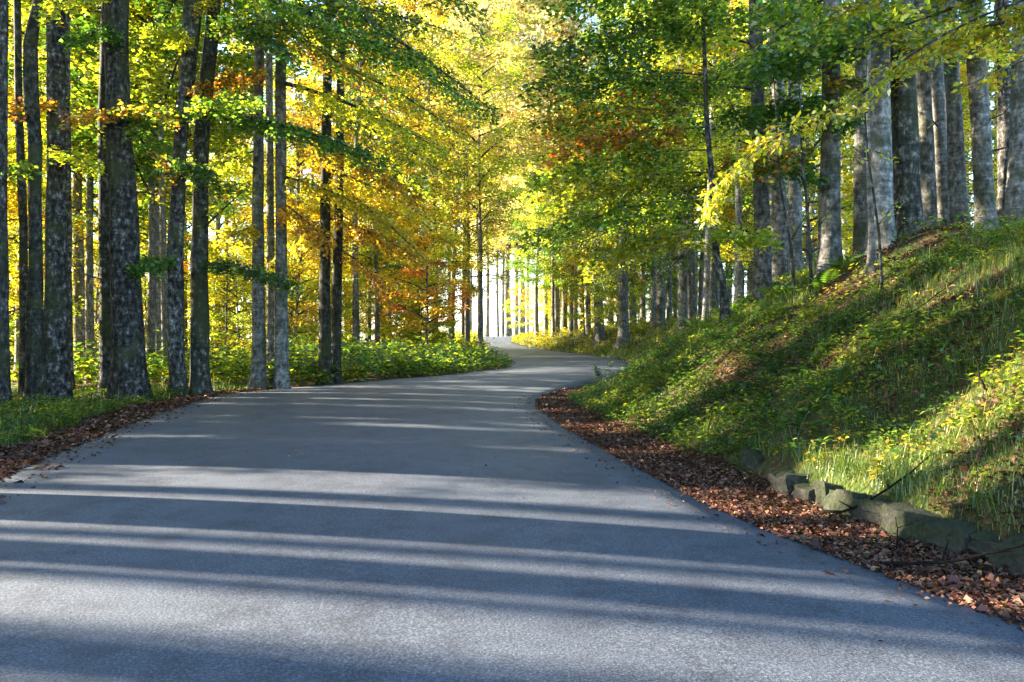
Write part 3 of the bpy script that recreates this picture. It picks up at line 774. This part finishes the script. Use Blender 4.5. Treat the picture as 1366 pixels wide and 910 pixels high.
for u, d, w in [(1028, 32, 8), (1082, 34, 7), (1128, 30, 8), (1292, 36, 6), (1328, 38, 6)]:
    bgtree(u, d, w, (PR_G+PR_Y)[int(RNG.integers(0, 4))], HB, HG)

def scatter(n, xr, yr, gap, test, tries=4000):
    out = []
    for _ in range(tries):
        if len(out) >= n: break
        x, y = RNG.uniform(*xr), RNG.uniform(*yr)
        if not test(x, y): continue
        if any((x-a)**2+(y-b)**2 < gap*gap for a, b in placed+out): continue
        out.append((x, y))
    placed.extend(out)
    return out
def uu(x, y): return CU+F*x/max(y, .1)
# left wood, kept out of the low sun's way to the near road
for x, y in scatter(18, (-52, -6), (24, 95), 3.0, lambda x, y: not (y < 44 and uu(x, y) > 160) and x < LX(y)-2.5 and not (560 < uu(x, y) < 690) and uu(x, y) > -40 and not (y < 36 and uu(x, y) > 380)):
    pr = (PR_Y+PR_Y+PR_G+PR_O)[int(RNG.integers(0, 9))]
    plant_tree(pr, x, y, RNG.uniform(.3, .55), RNG.uniform(.85, 1.1), RNG.uniform(0, 6.28), LB, LG, lean=tuple(RNG.normal(0, .015, 2)))
# right wood
for x, y in scatter(22, (5, 60), (18, 110), 3.2, lambda x, y: x > RX(y)+4 and uu(x, y) < 1500 and not uu(x, y) > 1000 and not (700 < uu(x, y) < 860 and y < 70)):
    pr = (PR_G+PR_G+PR_Y)[int(RNG.integers(0, 7))]
    plant_tree(pr, x, y, RNG.uniform(.28, .5), RNG.uniform(.85, 1.1), RNG.uniform(0, 6.28), RB if y > 34 else HB, RG_ if y > 34 else HG, lean=tuple(RNG.normal(0, .015, 2)))
# tall pale autumn trees closing the view over the road
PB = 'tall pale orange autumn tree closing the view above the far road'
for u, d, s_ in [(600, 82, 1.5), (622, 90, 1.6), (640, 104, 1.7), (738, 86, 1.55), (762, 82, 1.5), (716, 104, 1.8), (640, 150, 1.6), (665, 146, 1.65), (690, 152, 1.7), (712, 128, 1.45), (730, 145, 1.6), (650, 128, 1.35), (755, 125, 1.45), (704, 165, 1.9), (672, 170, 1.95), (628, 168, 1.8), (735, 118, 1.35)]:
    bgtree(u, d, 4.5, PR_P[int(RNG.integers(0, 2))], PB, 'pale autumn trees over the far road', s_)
# young beeches and bushes under the big trees
def young(n, xr, yr, gap, test, protos, label, group):
    for x, y in scatter(n, xr, yr, gap, test):
        plant_tree(protos[int(RNG.integers(0, len(protos)))], x, y, None, RNG.uniform(.7, 1.2), RNG.uniform(0, 6.28), label, group, 'young_beech')
young(48, (-40, -7), (23, 75), 2.6, lambda x, y: not (y < 40 and uu(x, y) > 180) and x < LX(y)-3 and not (575 < uu(x, y) < 700) and uu(x, y) > -80 and not (y < 34 and uu(x, y) > 390), PY_Y+PY_Y+PY_Y+PY_O+PY_G[:1], 'young yellow-leaved beech growing under the left trunks', 'young yellow beeches')
young(6, (-16, -3), (44, 62), 2.4, lambda x, y: x < LX(y)-2 and 440 < uu(x, y) < 585, PY_Y+PY_Y+PY_O, 'young golden beech beyond the bright green verge', 'young golden beeches')
young(20, (3, 30), (60, 105), 2.6, lambda x, y: x > RX(y)+2 and 765 < uu(x, y) < 920, PY_G+PY_Y, 'young lime-leaved beech among the far trunks right of the road', 'young lime beeches')
young(12, (9, 22), (22, 44), 2.4, lambda x, y: x > RX(y)+6 and 1010 < uu(x, y) < 1390, PY_Y, 'young yellow beech glowing behind the trunks on the bank', 'young yellow beeches behind the bank trunks')
young(7, (0, 9), (98, 127), 1.6, lambda x, y: x > RX(y)+.8 and 690 < uu(x, y) < 765, PY_Y, 'young lime-leaved beech among the far trunks right of the road', 'young lime beeches')
young(26, (7, 40), (24, 95), 2.6, lambda x, y: x > RX(y)+3.5 and 740 < uu(x, y) < 1366, PY_G+PY_Y[:1], 'young green beech under the trees on the right slope', 'young green beeches')
# unseen beeches added left of view to throw the long shadows over the road
OG_ = 'unseen beeches added left of view for shade'
OL = 'unseen beech left of view, added to stripe the road with shade'
KEEP = RNG; RNG = np.random.default_rng(SHADE_SEED)
def open_lane(x, y): return any(a < y-.2126*(3-x) < b for a, b in ((6.1, 7.1), (3.0, 3.7), (9.2, 9.6), (12.4, 12.8)))
for i, (x, y) in enumerate(scatter(84, (-44, -8), (-1, 23), .9, lambda x, y: x < LX(y)-3 and uu(x, y) < -70 and not open_lane(x, y))):
    plant_tree(PR_H[i % 2], x, y, RNG.uniform(.14, .5), RNG.uniform(1.4, 1.65), RNG.uniform(0, 6.28), OL, OG_, lean=tuple(RNG.normal(0, .02, 2)))
for i, (x, y) in enumerate(scatter(11, (-34, -13), (0, 19), 2.0, lambda x, y: uu(x, y) < -90 and not open_lane(x, y))):
    plant_tree((PY_Y+PY_G)[i % 4], x, y, None, RNG.uniform(.7, 1.2), RNG.uniform(0, 6.28), 'unseen young beech left of view, added to dapple the road with shade', 'unseen young beeches added left of view for shade', 'young_beech')
RNG = KEEP
for i, (x, y) in enumerate([(-31, 4.5), (-33, 1)]):
    plant_tree((PR_G+PR_Y)[i], x, y, .45, .9, i*1.7, OL, OG_)

# ------------------------------------------------------------------ leaves, grass and herbs on the ground
def strew(name, label, xs, ys, size, pal, lift=.03, tilt=.5, mat=M_DEAD, kind='stuff'):
    k = len(xs)
    p = np.stack([xs, ys, ground(xs, ys)+.008+RNG.uniform(0, lift, k)], -1)
    onroad = (xs > LX(ys)) & (xs < RX(ys))
    t = (xs-LX(ys))/(RX(ys)-LX(ys))
    p[:, 2] = np.where(onroad, ZR(ys)+.012+.05*(1-(2*t-1)**2)+.008, p[:, 2])
    a = RNG.uniform(0, 2*PI, k)
    d = np.stack([np.cos(a), np.sin(a), RNG.normal(0, .3, k)], -1)
    n = np.stack([RNG.normal(0, tilt, k), RNG.normal(0, tilt, k), np.ones(k)], -1)
    g = Geo(); s_ = size*np.exp(RNG.normal(-.05, .33, k))
    leaves(g, p, d, n, s_, s_*RNG.uniform(.4, .75, k), pick(pal, k, jit=.38), fold=.6)
    return tag(link(name, g.mesh(name, mat)), label, kind=kind)
def edge_xy(k, y0, y1, fn, lo, hi, side, power=1.0, ypow=1.3):
    y = y0+(y1-y0)*RNG.uniform(0, 1, k)**ypow
    s_ = lo+(hi-lo)*RNG.uniform(0, 1, k)**power
    return fn(y)+side*s_, y
x, y = edge_xy(46000, 2.6, 20.5, RX, -.04, .82, 1, 1.15)
xo, yo = edge_xy(900, 3, 19, RX, 0, .5, -1, 3.5)
yr = 2.5+20*RNG.uniform(0, 1, 36); xr = LX(yr)+(RX(yr)-LX(yr))*RNG.uniform(.05, .95, 36); xo, yo = np.r_[xo, xr], np.r_[yo, yr]
strew('leaf_litter', 'band of russet fallen leaves between asphalt and bank', np.r_[x, xo], np.r_[y, yo], .037, DEADC, .05)
x, y = edge_xy(20000, 5, 21, LX, -.03, 1.25, -1, 1.2, 1.1)
xo, yo = edge_xy(800, 5, 20, LX, 0, .6, 1, 3)
strew('leaf_litter', 'band of russet fallen leaves along the left road edge', np.r_[x, xo], np.r_[y, yo], .06, DEADC, .05)
y = 2.5+16.5*RNG.uniform(0, 1, 60000)**1.4; s_ = .9+6.6*RNG.uniform(0, 1, 60000)**1.2
x = RX(y)+s_
m = (1.6*waves(x, y, 21, 1.5)+np.where((y < 6.5) & (s_ < 2.6), 1.3, 0)) > .45
strew('leaf_litter', 'brown fallen leaves lying in patches on the grassy bank', x[m], y[m], .05, DEADC, .05)
y = RNG.uniform(15, 60, 16000); x = LX(y)-RNG.uniform(0.5, 30, 16000)
strew('leaf_litter', 'pale brown leaf carpet under the left trees', x, y, .12, DEADC+[(.3, .18, .08)], .03)
y = RNG.uniform(30, 95, 9000); x = RX(y)+RNG.uniform(0.2, 20, 9000)
strew('leaf_litter', 'brown leaf carpet on the far slope', x, y, .15, DEADC+[(.32, .2, .1)], .03)

STRAW = [(.34, .29, .12), (.24, .22, .08), (.36, .30, .15)]
GRASS = [(.06, .12, .018), (.085, .15, .022), (.12, .18, .03), (.05, .095, .015), (.16, .19, .035)]
def grass(name, label, x, y, hgt, pal, wid=.008, clump=.05):
    k = len(x)
    x = x+RNG.normal(0, clump, k); y = y+RNG.normal(0, clump, k)
    b = np.stack([x, y, ground(x, y)-.01], -1)
    a = RNG.uniform(0, 2*PI, k); h = hgt*np.exp(RNG.normal(0, .35, k))
    ln = np.stack([np.cos(a), np.sin(a), np.zeros(k)], -1); sd_ = np.stack([-np.sin(a), np.cos(a), np.zeros(k)], -1)
    up = np.array((0, 0, 1.0)); bend = RNG.uniform(.4, 1.3, k)
    w = wid*RNG.uniform(.6, 1.3, k)
    m = b+up*(h*.6)[:, None]+ln*(h*bend*.25)[:, None]
    t = b+up*(h*(1-.42*bend))[:, None]+ln*(h*bend*.8)[:, None]
    v = np.stack([b-sd_*w[:, None]/2, b+sd_*w[:, None]/2, m+sd_*w[:, None]*.4, m-sd_*w[:, None]*.4, t], 1)
    i = np.arange(k)[:, None]*5
    g = Geo(); g.add(v, f4=i+np.array((0, 1, 2, 3)), f3=i+np.array((3, 2, 4)), c=np.repeat(pick(pal, k, jit=.25), 5, axis=0))
    return tag(link(name, g.mesh(name, M_GRASS)), label, kind='stuff')
k = 200000
y = 2.4+19*RNG.uniform(0, 1, k)**1.3; s_ = .84+7.2*RNG.uniform(0, 1, k)**1.1; x = RX(y)+s_
m = (waves(x, y, 8, 1.1)-np.where((y < 6.4) & (s_ < 2.0), .9, 0)) > -.45
grass('grass', 'fine green grass covering the right bank', x[m], y[m], .1, GRASS+GRASS+STRAW[:1], .0055)
k = 2600                                                             # tussocks: each a tight clump of one height and tone
y = 2.6+18*RNG.uniform(0, 1, k)**1.3; s_ = .95+6.8*RNG.uniform(0, 1, k); x = RX(y)+s_
m = (waves(x, y, 9, 1.3)-np.where((y < 6.0) & (s_ < 1.8), .5, 0)) > -.3
x, y = x[m], y[m]; n = RNG.integers(18, 75, len(x)); i = np.repeat(np.arange(len(x)), n)
grass('grass', 'tussocks of longer grass standing on the right bank', x[i]+RNG.normal(0, .045, len(i)), y[i]+RNG.normal(0, .045, len(i)), (.135*np.exp(RNG.normal(0, .35, len(x))))[i], GRASS+GRASS+GRASS+STRAW, .0055, .012)
k = 16000
y = RNG.uniform(8, 22, k); s_ = .9+RNG.uniform(0, 1, k)**1.5*6
grass('grass', 'thin grass at the foot of the left trees', LX(y)-s_, y, .2, GRASS, .009)
k = 22000
y = RNG.uniform(34, 95, k); s_ = .3+RNG.uniform(0, 1, k)**1.4*14
grass('grass', 'sunny short grass on the far slope past the bend', RX(y)+s_, y, .3, GRASS+STRAW, .03, .2)

def herbs(name, label, x, y, hgt, per, size, pal, spread, mat=M_LEAF):
    """leafy weeds: each a small stem whose leaves fan out at several heights"""
    k = len(x); hgt = np.broadcast_to(hgt, (k,))*np.exp(RNG.normal(0, .25, k))
    tone = np.exp(RNG.normal(0, .2, (k, 1)))
    i = np.repeat(np.arange(k), per); n = len(i)
    f = RNG.uniform(.15, 1, n)**.7
    a = RNG.uniform(0, 2*PI, n)
    out = np.stack([np.cos(a), np.sin(a), np.zeros(n)], -1)
    r = spread*hgt[i]*RNG.uniform(.1, 1, n)*(1.15-.6*f)
    p = np.stack([x[i], y[i], ground(x, y)[i]+hgt[i]*f], -1)+out*r[:, None]
    d = out+np.stack([np.zeros(n), np.zeros(n), RNG.normal(0, .4, n)], -1)
    nn = np.stack([RNG.normal(0, .35, n), RNG.normal(0, .35, n), np.ones(n)], -1)
    s_ = size*RNG.uniform(.6, 1.3, n)
    g = Geo(); leaves(g, p, d, nn, s_, s_*.6, pick(pal, n, jit=.2)*tone[i])
    # the stems
    b = np.stack([x, y, ground(x, y)-.02], -1); t = b+np.stack([RNG.normal(0, .06, k), RNG.normal(0, .06, k), hgt+.02], -1)
    w = np.array((.0015, 0, 0))
    g.add(np.stack([b-w, b+w, t], 1), f3=np.arange(k*3), c=(.07, .09, .02))
    return tag(link(name, g.mesh(name, mat)), label, kind='stuff')
for seed, k, thr, hg, per, sz, pal, lab in [(31, 4200, .05, .13, 17, .05, GREEN+GREEN+LIME, 'small dark green herbs in patches on the right bank'), (32, 3000, .2, .17, 16, .055, LIME+LIME+[(.2, .22, .03)], 'pale green leafy herbs in patches on the right bank'),
                                        (33, 800, .35, .14, 16, .05, YELLOW+GOLD+[(.2, .13, .04), (.12, .06, .03), (.14, .09, .05)], 'yellowing and withered herbs in patches on the right bank'), (34, 420, .1, .24, 20, .065, GREEN+LIME, 'taller broad-leaved herbs scattered on the right bank')]:
    y = 2.8+17.5*RNG.uniform(0, 1, k)**1.15; s_ = .84+RNG.uniform(0, 1, k)**1.2*6.7; x = RX(y)+s_
    m = (waves(x, y, seed, 1.2) > thr-.25) & ~((y < 6.2) & (s_ < 1.8) & (RNG.uniform(0, 1, k) < .7))
    herbs('ground_cover', lab, x[m], y[m], hg, per, sz, pal, .9)
k = 750
y = RNG.uniform(8, 19.5, k); s_ = .7+RNG.uniform(0, 1, k)*2.4
herbs('ground_cover', 'dark green herbs on the nose of the bank at the bend', RX(y)+s_, y, .16, 24, .06, GREEN+GREEN+LIME[:1], .9)
k = 850
y = 7+12*RNG.uniform(0, 1, k); s_ = .85+RNG.uniform(0, 1, k)**1.3*4
herbs('ground_cover', 'fresh green herbs on the left verge before the trunks', LX(y)-s_, y, .19, 20, .065, GREEN+GREEN+LIME, .8)
k = 950
y = RNG.uniform(21.3, 36, k); s_ = RNG.uniform(.12, 9, k)
hh = np.interp(s_, [0, .6, 2, 4, 9], [.3, .55, .85, 1.0, .85])
herbs('undergrowth', 'knee-high bright green leafy patch on the inside of the bend', LX(y)-s_, y, hh, 28, .17, LIME+GREEN+GREEN, .65)
k = 900
y = RNG.uniform(22, 70, k); x = LX(y)-RNG.uniform(3, 34, k)
herbs('undergrowth', 'yellow green low growth under the left wood', x, y, .5, 20, .19, LIME+YELLOW+YELLOW+GOLD[:1], .9)
k = 420
y = RNG.uniform(64, 128, k); s_ = RNG.uniform(.3, 9, k)
herbs('undergrowth', 'pale yellow low growth left of the far road', LX(y)-s_, y, 1.0, 20, .28, LIME+YELLOW, .9)
k = 420
y = RNG.uniform(60, 130, k); s_ = .3+RNG.uniform(0, 1, k)**1.5*9
herbs('undergrowth', 'golden low growth along the right of the far road', RX(y)+s_, y, .6, 18, .24, YELLOW+GOLD+LIME, .9)
k = 520
y = RNG.uniform(38, 70, k); s_ = .4+RNG.uniform(0, 1, k)**1.2*9
herbs('undergrowth', 'green low growth on the slope past the bend', RX(y)+s_, y, .35, 18, .14, LIME+GREEN, .9)

# ferns on the dark shoulder of the bank: each frond a part
def frond_mesh():
    g = Geo(); n = 15
    t = np.linspace(0, 1, 12)
    A = np.stack([t, 0*t, .55*t-.62*t*t], -1)
    tube(g, A, np.linspace(.008, .002, 12), 3, c=(.09, .11, .02))
    f = np.linspace(.16, .97, n)
    for sg in (1, -1):
        p = np.stack([f, 0*f, .55*f-.62*f*f], -1)
        ln = .34*(1-f)**.7*np.minimum(1, f*3.2)+.02
        d = np.stack([.35+0*f, sg+0*f, -.18+0*f], -1)
        leaves(g, p, d, np.tile((0, 0, 1.0), (n, 1)), ln, .085*(1-f*.55), np.array([(.05, .11, .016)]*n)*np.exp(RNG.normal(0, .2, (n, 1))))
    return g.mesh('fern_frond', M_LEAF)
FR = [frond_mesh() for _ in range(3)]
def fern(u, d, s_, label):
    p = foot(u, d)
    o = empty('fern', p, label, 'fern', 'ferns on the right bank')
    n = int(RNG.integers(6, 9)); a0 = RNG.uniform(0, 6)
    for i in range(n):
        f = link('frond', FR[i % 3], o)
        f.rotation_euler = (0, RNG.uniform(-.75, -.1), a0+i*2*PI/n+RNG.normal(0, .2)); f.scale = (s_*RNG.uniform(.75, 1.15),)*3
for q, (u, d, s_) in enumerate([(862, 19, .5), (880, 18.3, .5), (905, 17.3, .6), (930, 16.5, .6), (955, 15.8, .6), (978, 15.2, .65), (1000, 14.6, .6), (1020, 14.2, .55), (1040, 13.5, .6)]):
    fern(u, d, s_, 'green arching fern on the shaded bank nose, %s of nine from left' % ('first', 'second', 'third', 'fourth', 'fifth', 'sixth', 'seventh', 'eighth', 'ninth')[q])
fern(1100, 12.6, .6, 'fern high on the bank below the broad dark beech')
fern(1128, 12.2, .55, 'fern nearest the biggest bank trunk')

# leafy weeds standing out at the road edge
def weed(u, d, h, n, size, pal, label, cat='plant'):
    p = foot(u, d)
    o = empty('weed', p, label, cat)
    w = Geo(); tops = []
    for i in range(4):
        a = RNG.uniform(0, 6.28); t = np.linspace(0, 1, 5)[:, None]
        e = np.array((math.cos(a)*h*.3, math.sin(a)*h*.3, h*RNG.uniform(.75, 1.05)))
        P = t*e+np.array((0, 0, .04))*np.sin(t*3); tube(w, P, np.linspace(.006, .002, 5), 4, c=(.09, .11, .03)); tops.append(P)
    link('stem', w.mesh('weed_stem', M_GRASS), o)
    g = Geo(); T_ = np.array(tops)
    f = RNG.uniform(.2, 1, n); i = RNG.integers(0, 4, n)
    q = np.array([[np.interp(f[k], np.linspace(0, 1, 5), T_[i[k], :, j]) for j in range(3)] for k in range(n)])
    a = RNG.uniform(0, 6.28, n)
    leaves(g, q, np.stack([np.cos(a), np.sin(a), RNG.normal(-.1, .3, n)], -1), np.stack([RNG.normal(0, .3, n), RNG.normal(0, .3, n), np.ones(n)], -1), size*RNG.uniform(.7, 1.2, n), size*.5, pick(pal, n))
    link('foliage', g.mesh('weed_leaves', M_LEAF), o)
weed(805, 18.6, .75, 90, .12, [(.05, .10, .05), (.06, .11, .06)], 'bluish green shrub at the tip of the bank by the bend')
weed(872, 12.6, .55, 60, .12, LIME, 'pale green weed with long leaves lit above the litter band')
weed(1060, 7.6, .4, 40, .09, GREEN, 'broad-leaved weed in shade on the edge of the bank')
weed(96, 12.5, .5, 60, .1, LIME+YELLOW[:1], 'yellow green weed on the left verge before the thickest beech')
weed(25, 10.6, .5, 60, .1, GREEN, 'dark green weed at the left edge of the photo')
weed(1170, 6.2, .25, 34, .08, LIME+YELLOW, 'yellowing weed above the stone kerb')

# low stone kerb holding the bank at the lower right
def block(l, d, h, seed):
    """a weathered block: an uneven rounded box, broken along its edges"""
    rng = np.random.default_rng(seed); n = 7
    g = Geo()
    u = np.linspace(-1, 1, n+1)
    for axx in range(3):
        for sg in (-1, 1):
            a, b = np.meshgrid(u, u, indexing='ij')
            v = np.zeros((n+1, n+1, 3)); v[..., axx] = sg; v[..., (axx+1) % 3] = a*sg; v[..., (axx+2) % 3] = b
            i = np.arange(n)[:, None]*(n+1); j = np.arange(n)[None]
            g.add(v, f4=np.stack([i+j, i+n+1+j, i+n+2+j, i+j+1], -1))
    V = np.concatenate(g.v)
    r = np.linalg.norm(V, axis=1, keepdims=True)
    V = V*(1-.07*(r-1)/.73)
    for fr, am in ((1.3, .10), (3.4, .07), (8.0, .05), (15., .035)):
        q = rng.normal(0, 1, (3, 3)); ph = rng.uniform(0, 6, 3)
        V = V+am*np.sin(V @ (q*fr)+ph)
    g.v = [V*np.array((d, l, h))/2]
    return g.mesh('kerb_stone', M_STONE)
KERB = empty('stone_kerb', (float(RX(5))+.85, 5, float(ZR(5))), 'low kerb of mossy weathered stones holding the bank at lower right', 'kerb')
yk = 3.4
for i in range(13):
    l = RNG.uniform(.18, .36); h = RNG.uniform(.2, .27); yc = yk+l/2
    xx = float(RX(yc))+.86+RNG.normal(0, .025)
    o = link('stone', block(l*1.12, .3*RNG.uniform(.8, 1.2), h*1.1, 100+i), KERB)
    o.location = Vector((xx, yc, float(ZR(yc))+.03+h*.25+RNG.normal(0, .02)))-KERB.location
    o.rotation_euler = (RNG.normal(0, .1), RNG.normal(0, .12), math.atan2(float(RX(yc-.2)-RX(yc+.2)), .4)+RNG.normal(0, .08))
    yk += l+.01
def rock(name, u, d, s_, label):
    p = foot(u, d); o = link(name, block(s_, s_*.9, s_*.75, int(u)), loc=(p[0], p[1], p[2]+s_*.1)); o.rotation_euler = (.2, .1, u*.3)
    tag(o, label, 'stone')
rock('stone', 1007, 7.9, .2, 'rounded moss-covered stone at the top of the litter band')
rock('stone', 753, 11.6, .13, 'small dark stone on the road edge near the bend')

# fallen sticks and dead stems
def stick(pts, r, label, group=None, name='fallen_branch'):
    P = np.array(pts); q = np.linspace(0, 1, len(P)); t = np.linspace(0, 1, 12)
    A = np.stack([np.interp(t, q, P[:, i]) for i in range(3)], -1)
    A[1:-1] = (A[:-2]+2*A[1:-1]+A[2:])/4; A += RNG.normal(0, r*.4, A.shape)
    o0 = A[0].copy(); g = Geo(); tube(g, A-o0, np.linspace(r, r*.35, 12), 6)
    for f in (4, 7): 
        e = nrm(A[f+1]-A[f]+RNG.normal(0, .12, 3)*np.array((1, 1, .6)))
        tube(g, np.array([A[f], A[f]+e*.1, A[f]+e*.22])-o0, np.array((r*.5, r*.4, r*.2)), 4)
    tag(link(name, g.mesh(name, M_TWIG), loc=o0), label, 'branch', group)
def G(u, d, up): p = foot(u, d); return p+np.array((0, 0, up))
M_TWIG, _nt, _out = new_mat('dark_dead_wood')
_p = N(_nt, 'ShaderNodeBsdfPrincipled', Roughness=.95); _p.inputs['Specular IOR Level'].default_value = .08; _n = N(_nt, 'ShaderNodeTexNoise', Scale=30.0, Detail=4.0); _r = ramp(_nt, [(.35, (.004, .0035, .003)), (.7, (.016, .013, .011))])
_nt.links.new(_n.outputs[0], _r.inputs[0]); _nt.links.new(_r.outputs[0], _p.inputs['Base Color']); _nt.links.new(_p.outputs[0], _out.inputs[0])
stick([G(1090, 6.3, .05), G(1130, 6.0, .12), G(1190, 5.9, .14), G(1245, 6.2, .05)], .014, 'dark stick arching over the top of the stone kerb')
stick([G(1170, 5.0, .05), G(1250, 4.75, .12), G(1330, 4.6, .22), G(1400, 4.5, .32)], .013, 'long dark stick lying across the litter before the kerb')
stick([G(1195, 5.3, .02), G(1198, 5.3, .16), G(1194, 5.3, .26)], .006, 'short upright twig in the leaf litter by the kerb')
stick([G(1318, 6.6, .0), G(1308, 6.6, .14), G(1303, 6.65, .3)], .012, 'crooked dead stem poking out of the bank grass')
stick([G(1180, 9.0, .06), G(1230, 8.7, .1), G(1290, 8.9, .08)], .01, 'pale thin stick lying in the sunny grass')
k = 1500
i = RNG.integers(0, 16, k); y = np.array([3.6, 4.0, 4.4, 4.9, 5.3, 5.7, 6.1, 6.5, 6.7, 6.9, 7.1, 7.4, 7.8, 8.2, 8.8, 9.4])[i]+RNG.normal(0, .06, k)
grass('grass', 'tufts of grass hanging over the stone kerb', RX(y)+1.04+RNG.normal(0, .05, k), y, .17, GRASS, .006, .03)
# thin dark saplings on the bank
def sapling(u0, d, path, w, label):
    t = NearTree(label, d, [(u0, 0, w)]+[(u, v, w_) for u, v, w_ in path], height=4.2, seg=7, flare=.3, name='sapling')
    u, v, _ = path[-1]
    t.limb(u, v, u-35, v-25, d-.3, .2, 26, LIME, size=.06)
    t.limb(path[0][0], path[0][1], path[0][0]+28, path[0][1]-40, d+.2, .2, 20, LIME, size=.06)
sapling(1060, 13.2, [(1055, 320, 4), (1048, 290, 3.5), (1040, 240, 3)], 5, 'thin dark sapling leaning left before the pale flecked beech')
sapling(1083, 12.8, [(1080, 310, 4), (1076, 270, 4), (1070, 215, 3)], 5, 'straight thin dark sapling between the bank beeches')
sapling(1177, 10.4, [(1172, 300, 3.5), (1166, 260, 3), (1158, 215, 2.5)], 4, 'short dark sapling right of the mossy-footed stem')

# ------------------------------------------------------------------ thin morning haze over the whole wood
if HAZE > 0:
    hz, _nt, _out = new_mat('haze')
    _v = N(_nt, 'ShaderNodeVolumePrincipled'); _v.inputs['Color'].default_value = (.97, .97, .95, 1); _v.inputs['Density'].default_value = HAZE; _v.inputs['Anisotropy'].default_value = .3
    _nt.links.new(_v.outputs[0], _out.inputs['Volume'])
    g = Geo(); X, Y0, Y1, Z0, Z1 = 4200, -200, 4200, -60, 62
    c = np.array([(x, y, z) for z in (Z0, Z1) for y in (Y0, Y1) for x in (-X, X)])
    g.add(c, f4=[(0, 2, 3, 1), (4, 5, 7, 6), (0, 1, 5, 4), (2, 6, 7, 3), (0, 4, 6, 2), (1, 3, 7, 5)])
    tag(link('haze', g.mesh('haze', hz)), 'thin bright haze hanging between the trees', kind='stuff')

# ------------------------------------------------------------------ say which background tree is which
def relabel():
    marks = sorted((CU+F*t.o[0]/t.o[1], n) for t, n in [(near['L1'], 'left-edge trunk'), (near['L2'], 'kinked thin beech'), (near['L3'], 'straight dark beech'), (near['L4'], 'thickest beech'), (near['L5'], 'leaning beech'),
        (near['L6'], 'two-tone beech'), (near['L7'], 'white-edged beech'), (near['L9'], 'twin roadside beeches'), (near['C1'], 'white sky gap'), (near['M2'], 'slim slope beech'), (near['M1'], 'root-mound beech'), (near['M4'], 'white sunlit beech'),
        (near['R1'], 'leaning bank tree'), (near['R4a'], 'grey bank beech'), (near['R4d'], 'broad dark beech'), (near['R2'], 'biggest bank trunk'), (near['R3a'], 'bank-top row'), (near['R3d'], 'wide banded beech'), (near['R3f'], 'right-edge beech')])
    us = [m[0] for m in marks]
    what = {'LG': 'slim grey trunk', 'CG': 'thin pale trunk', 'RG': 'slim slope trunk', 'HG': 'slim shaded trunk'}
    kinds = {LG: 'slim grey beech', CG: 'thin pale beech', RG_: 'slim slope beech', HG: 'slim bank-top beech', 'pale autumn trees over the far road': 'pale autumn tree', 'young yellow beeches': 'young yellow beech', 'young golden beeches': 'young golden beech',
             'young green beeches': 'young green beech', 'young lime beeches': 'young lime-leaved beech', 'young yellow beeches behind the bank trunks': 'glowing young beech'}
    order = ['first', 'second', 'third', 'fourth', 'fifth', 'sixth', 'seventh', 'eighth', 'ninth', 'tenth', 'eleventh', 'twelfth']
    cell = {}
    for o in COL.objects:
        k = kinds.get(o.get('group'))
        if o.parent or not k: continue
        u = CU+F*o.location.x/o.location.y
        if u < -30 or u > 1396: continue
        cell.setdefault((k, int(np.searchsorted(us, u))), []).append((u, o))
    for (k, i), row in cell.items():
        row.sort(key=lambda a: a[0])
        where = f'behind and right of the {marks[-1][1]}' if i == len(us) else f'left of the {marks[0][1]}' if i == 0 else f'between the {marks[i-1][1]} and the {marks[i][1]}'
        for q, (u, o) in enumerate(row):
            pos = '' if len(row) == 1 else f', {order[q] if q < 12 else "last"} from left'
            o['label'] = f'{k} {where}{pos}'
relabel()
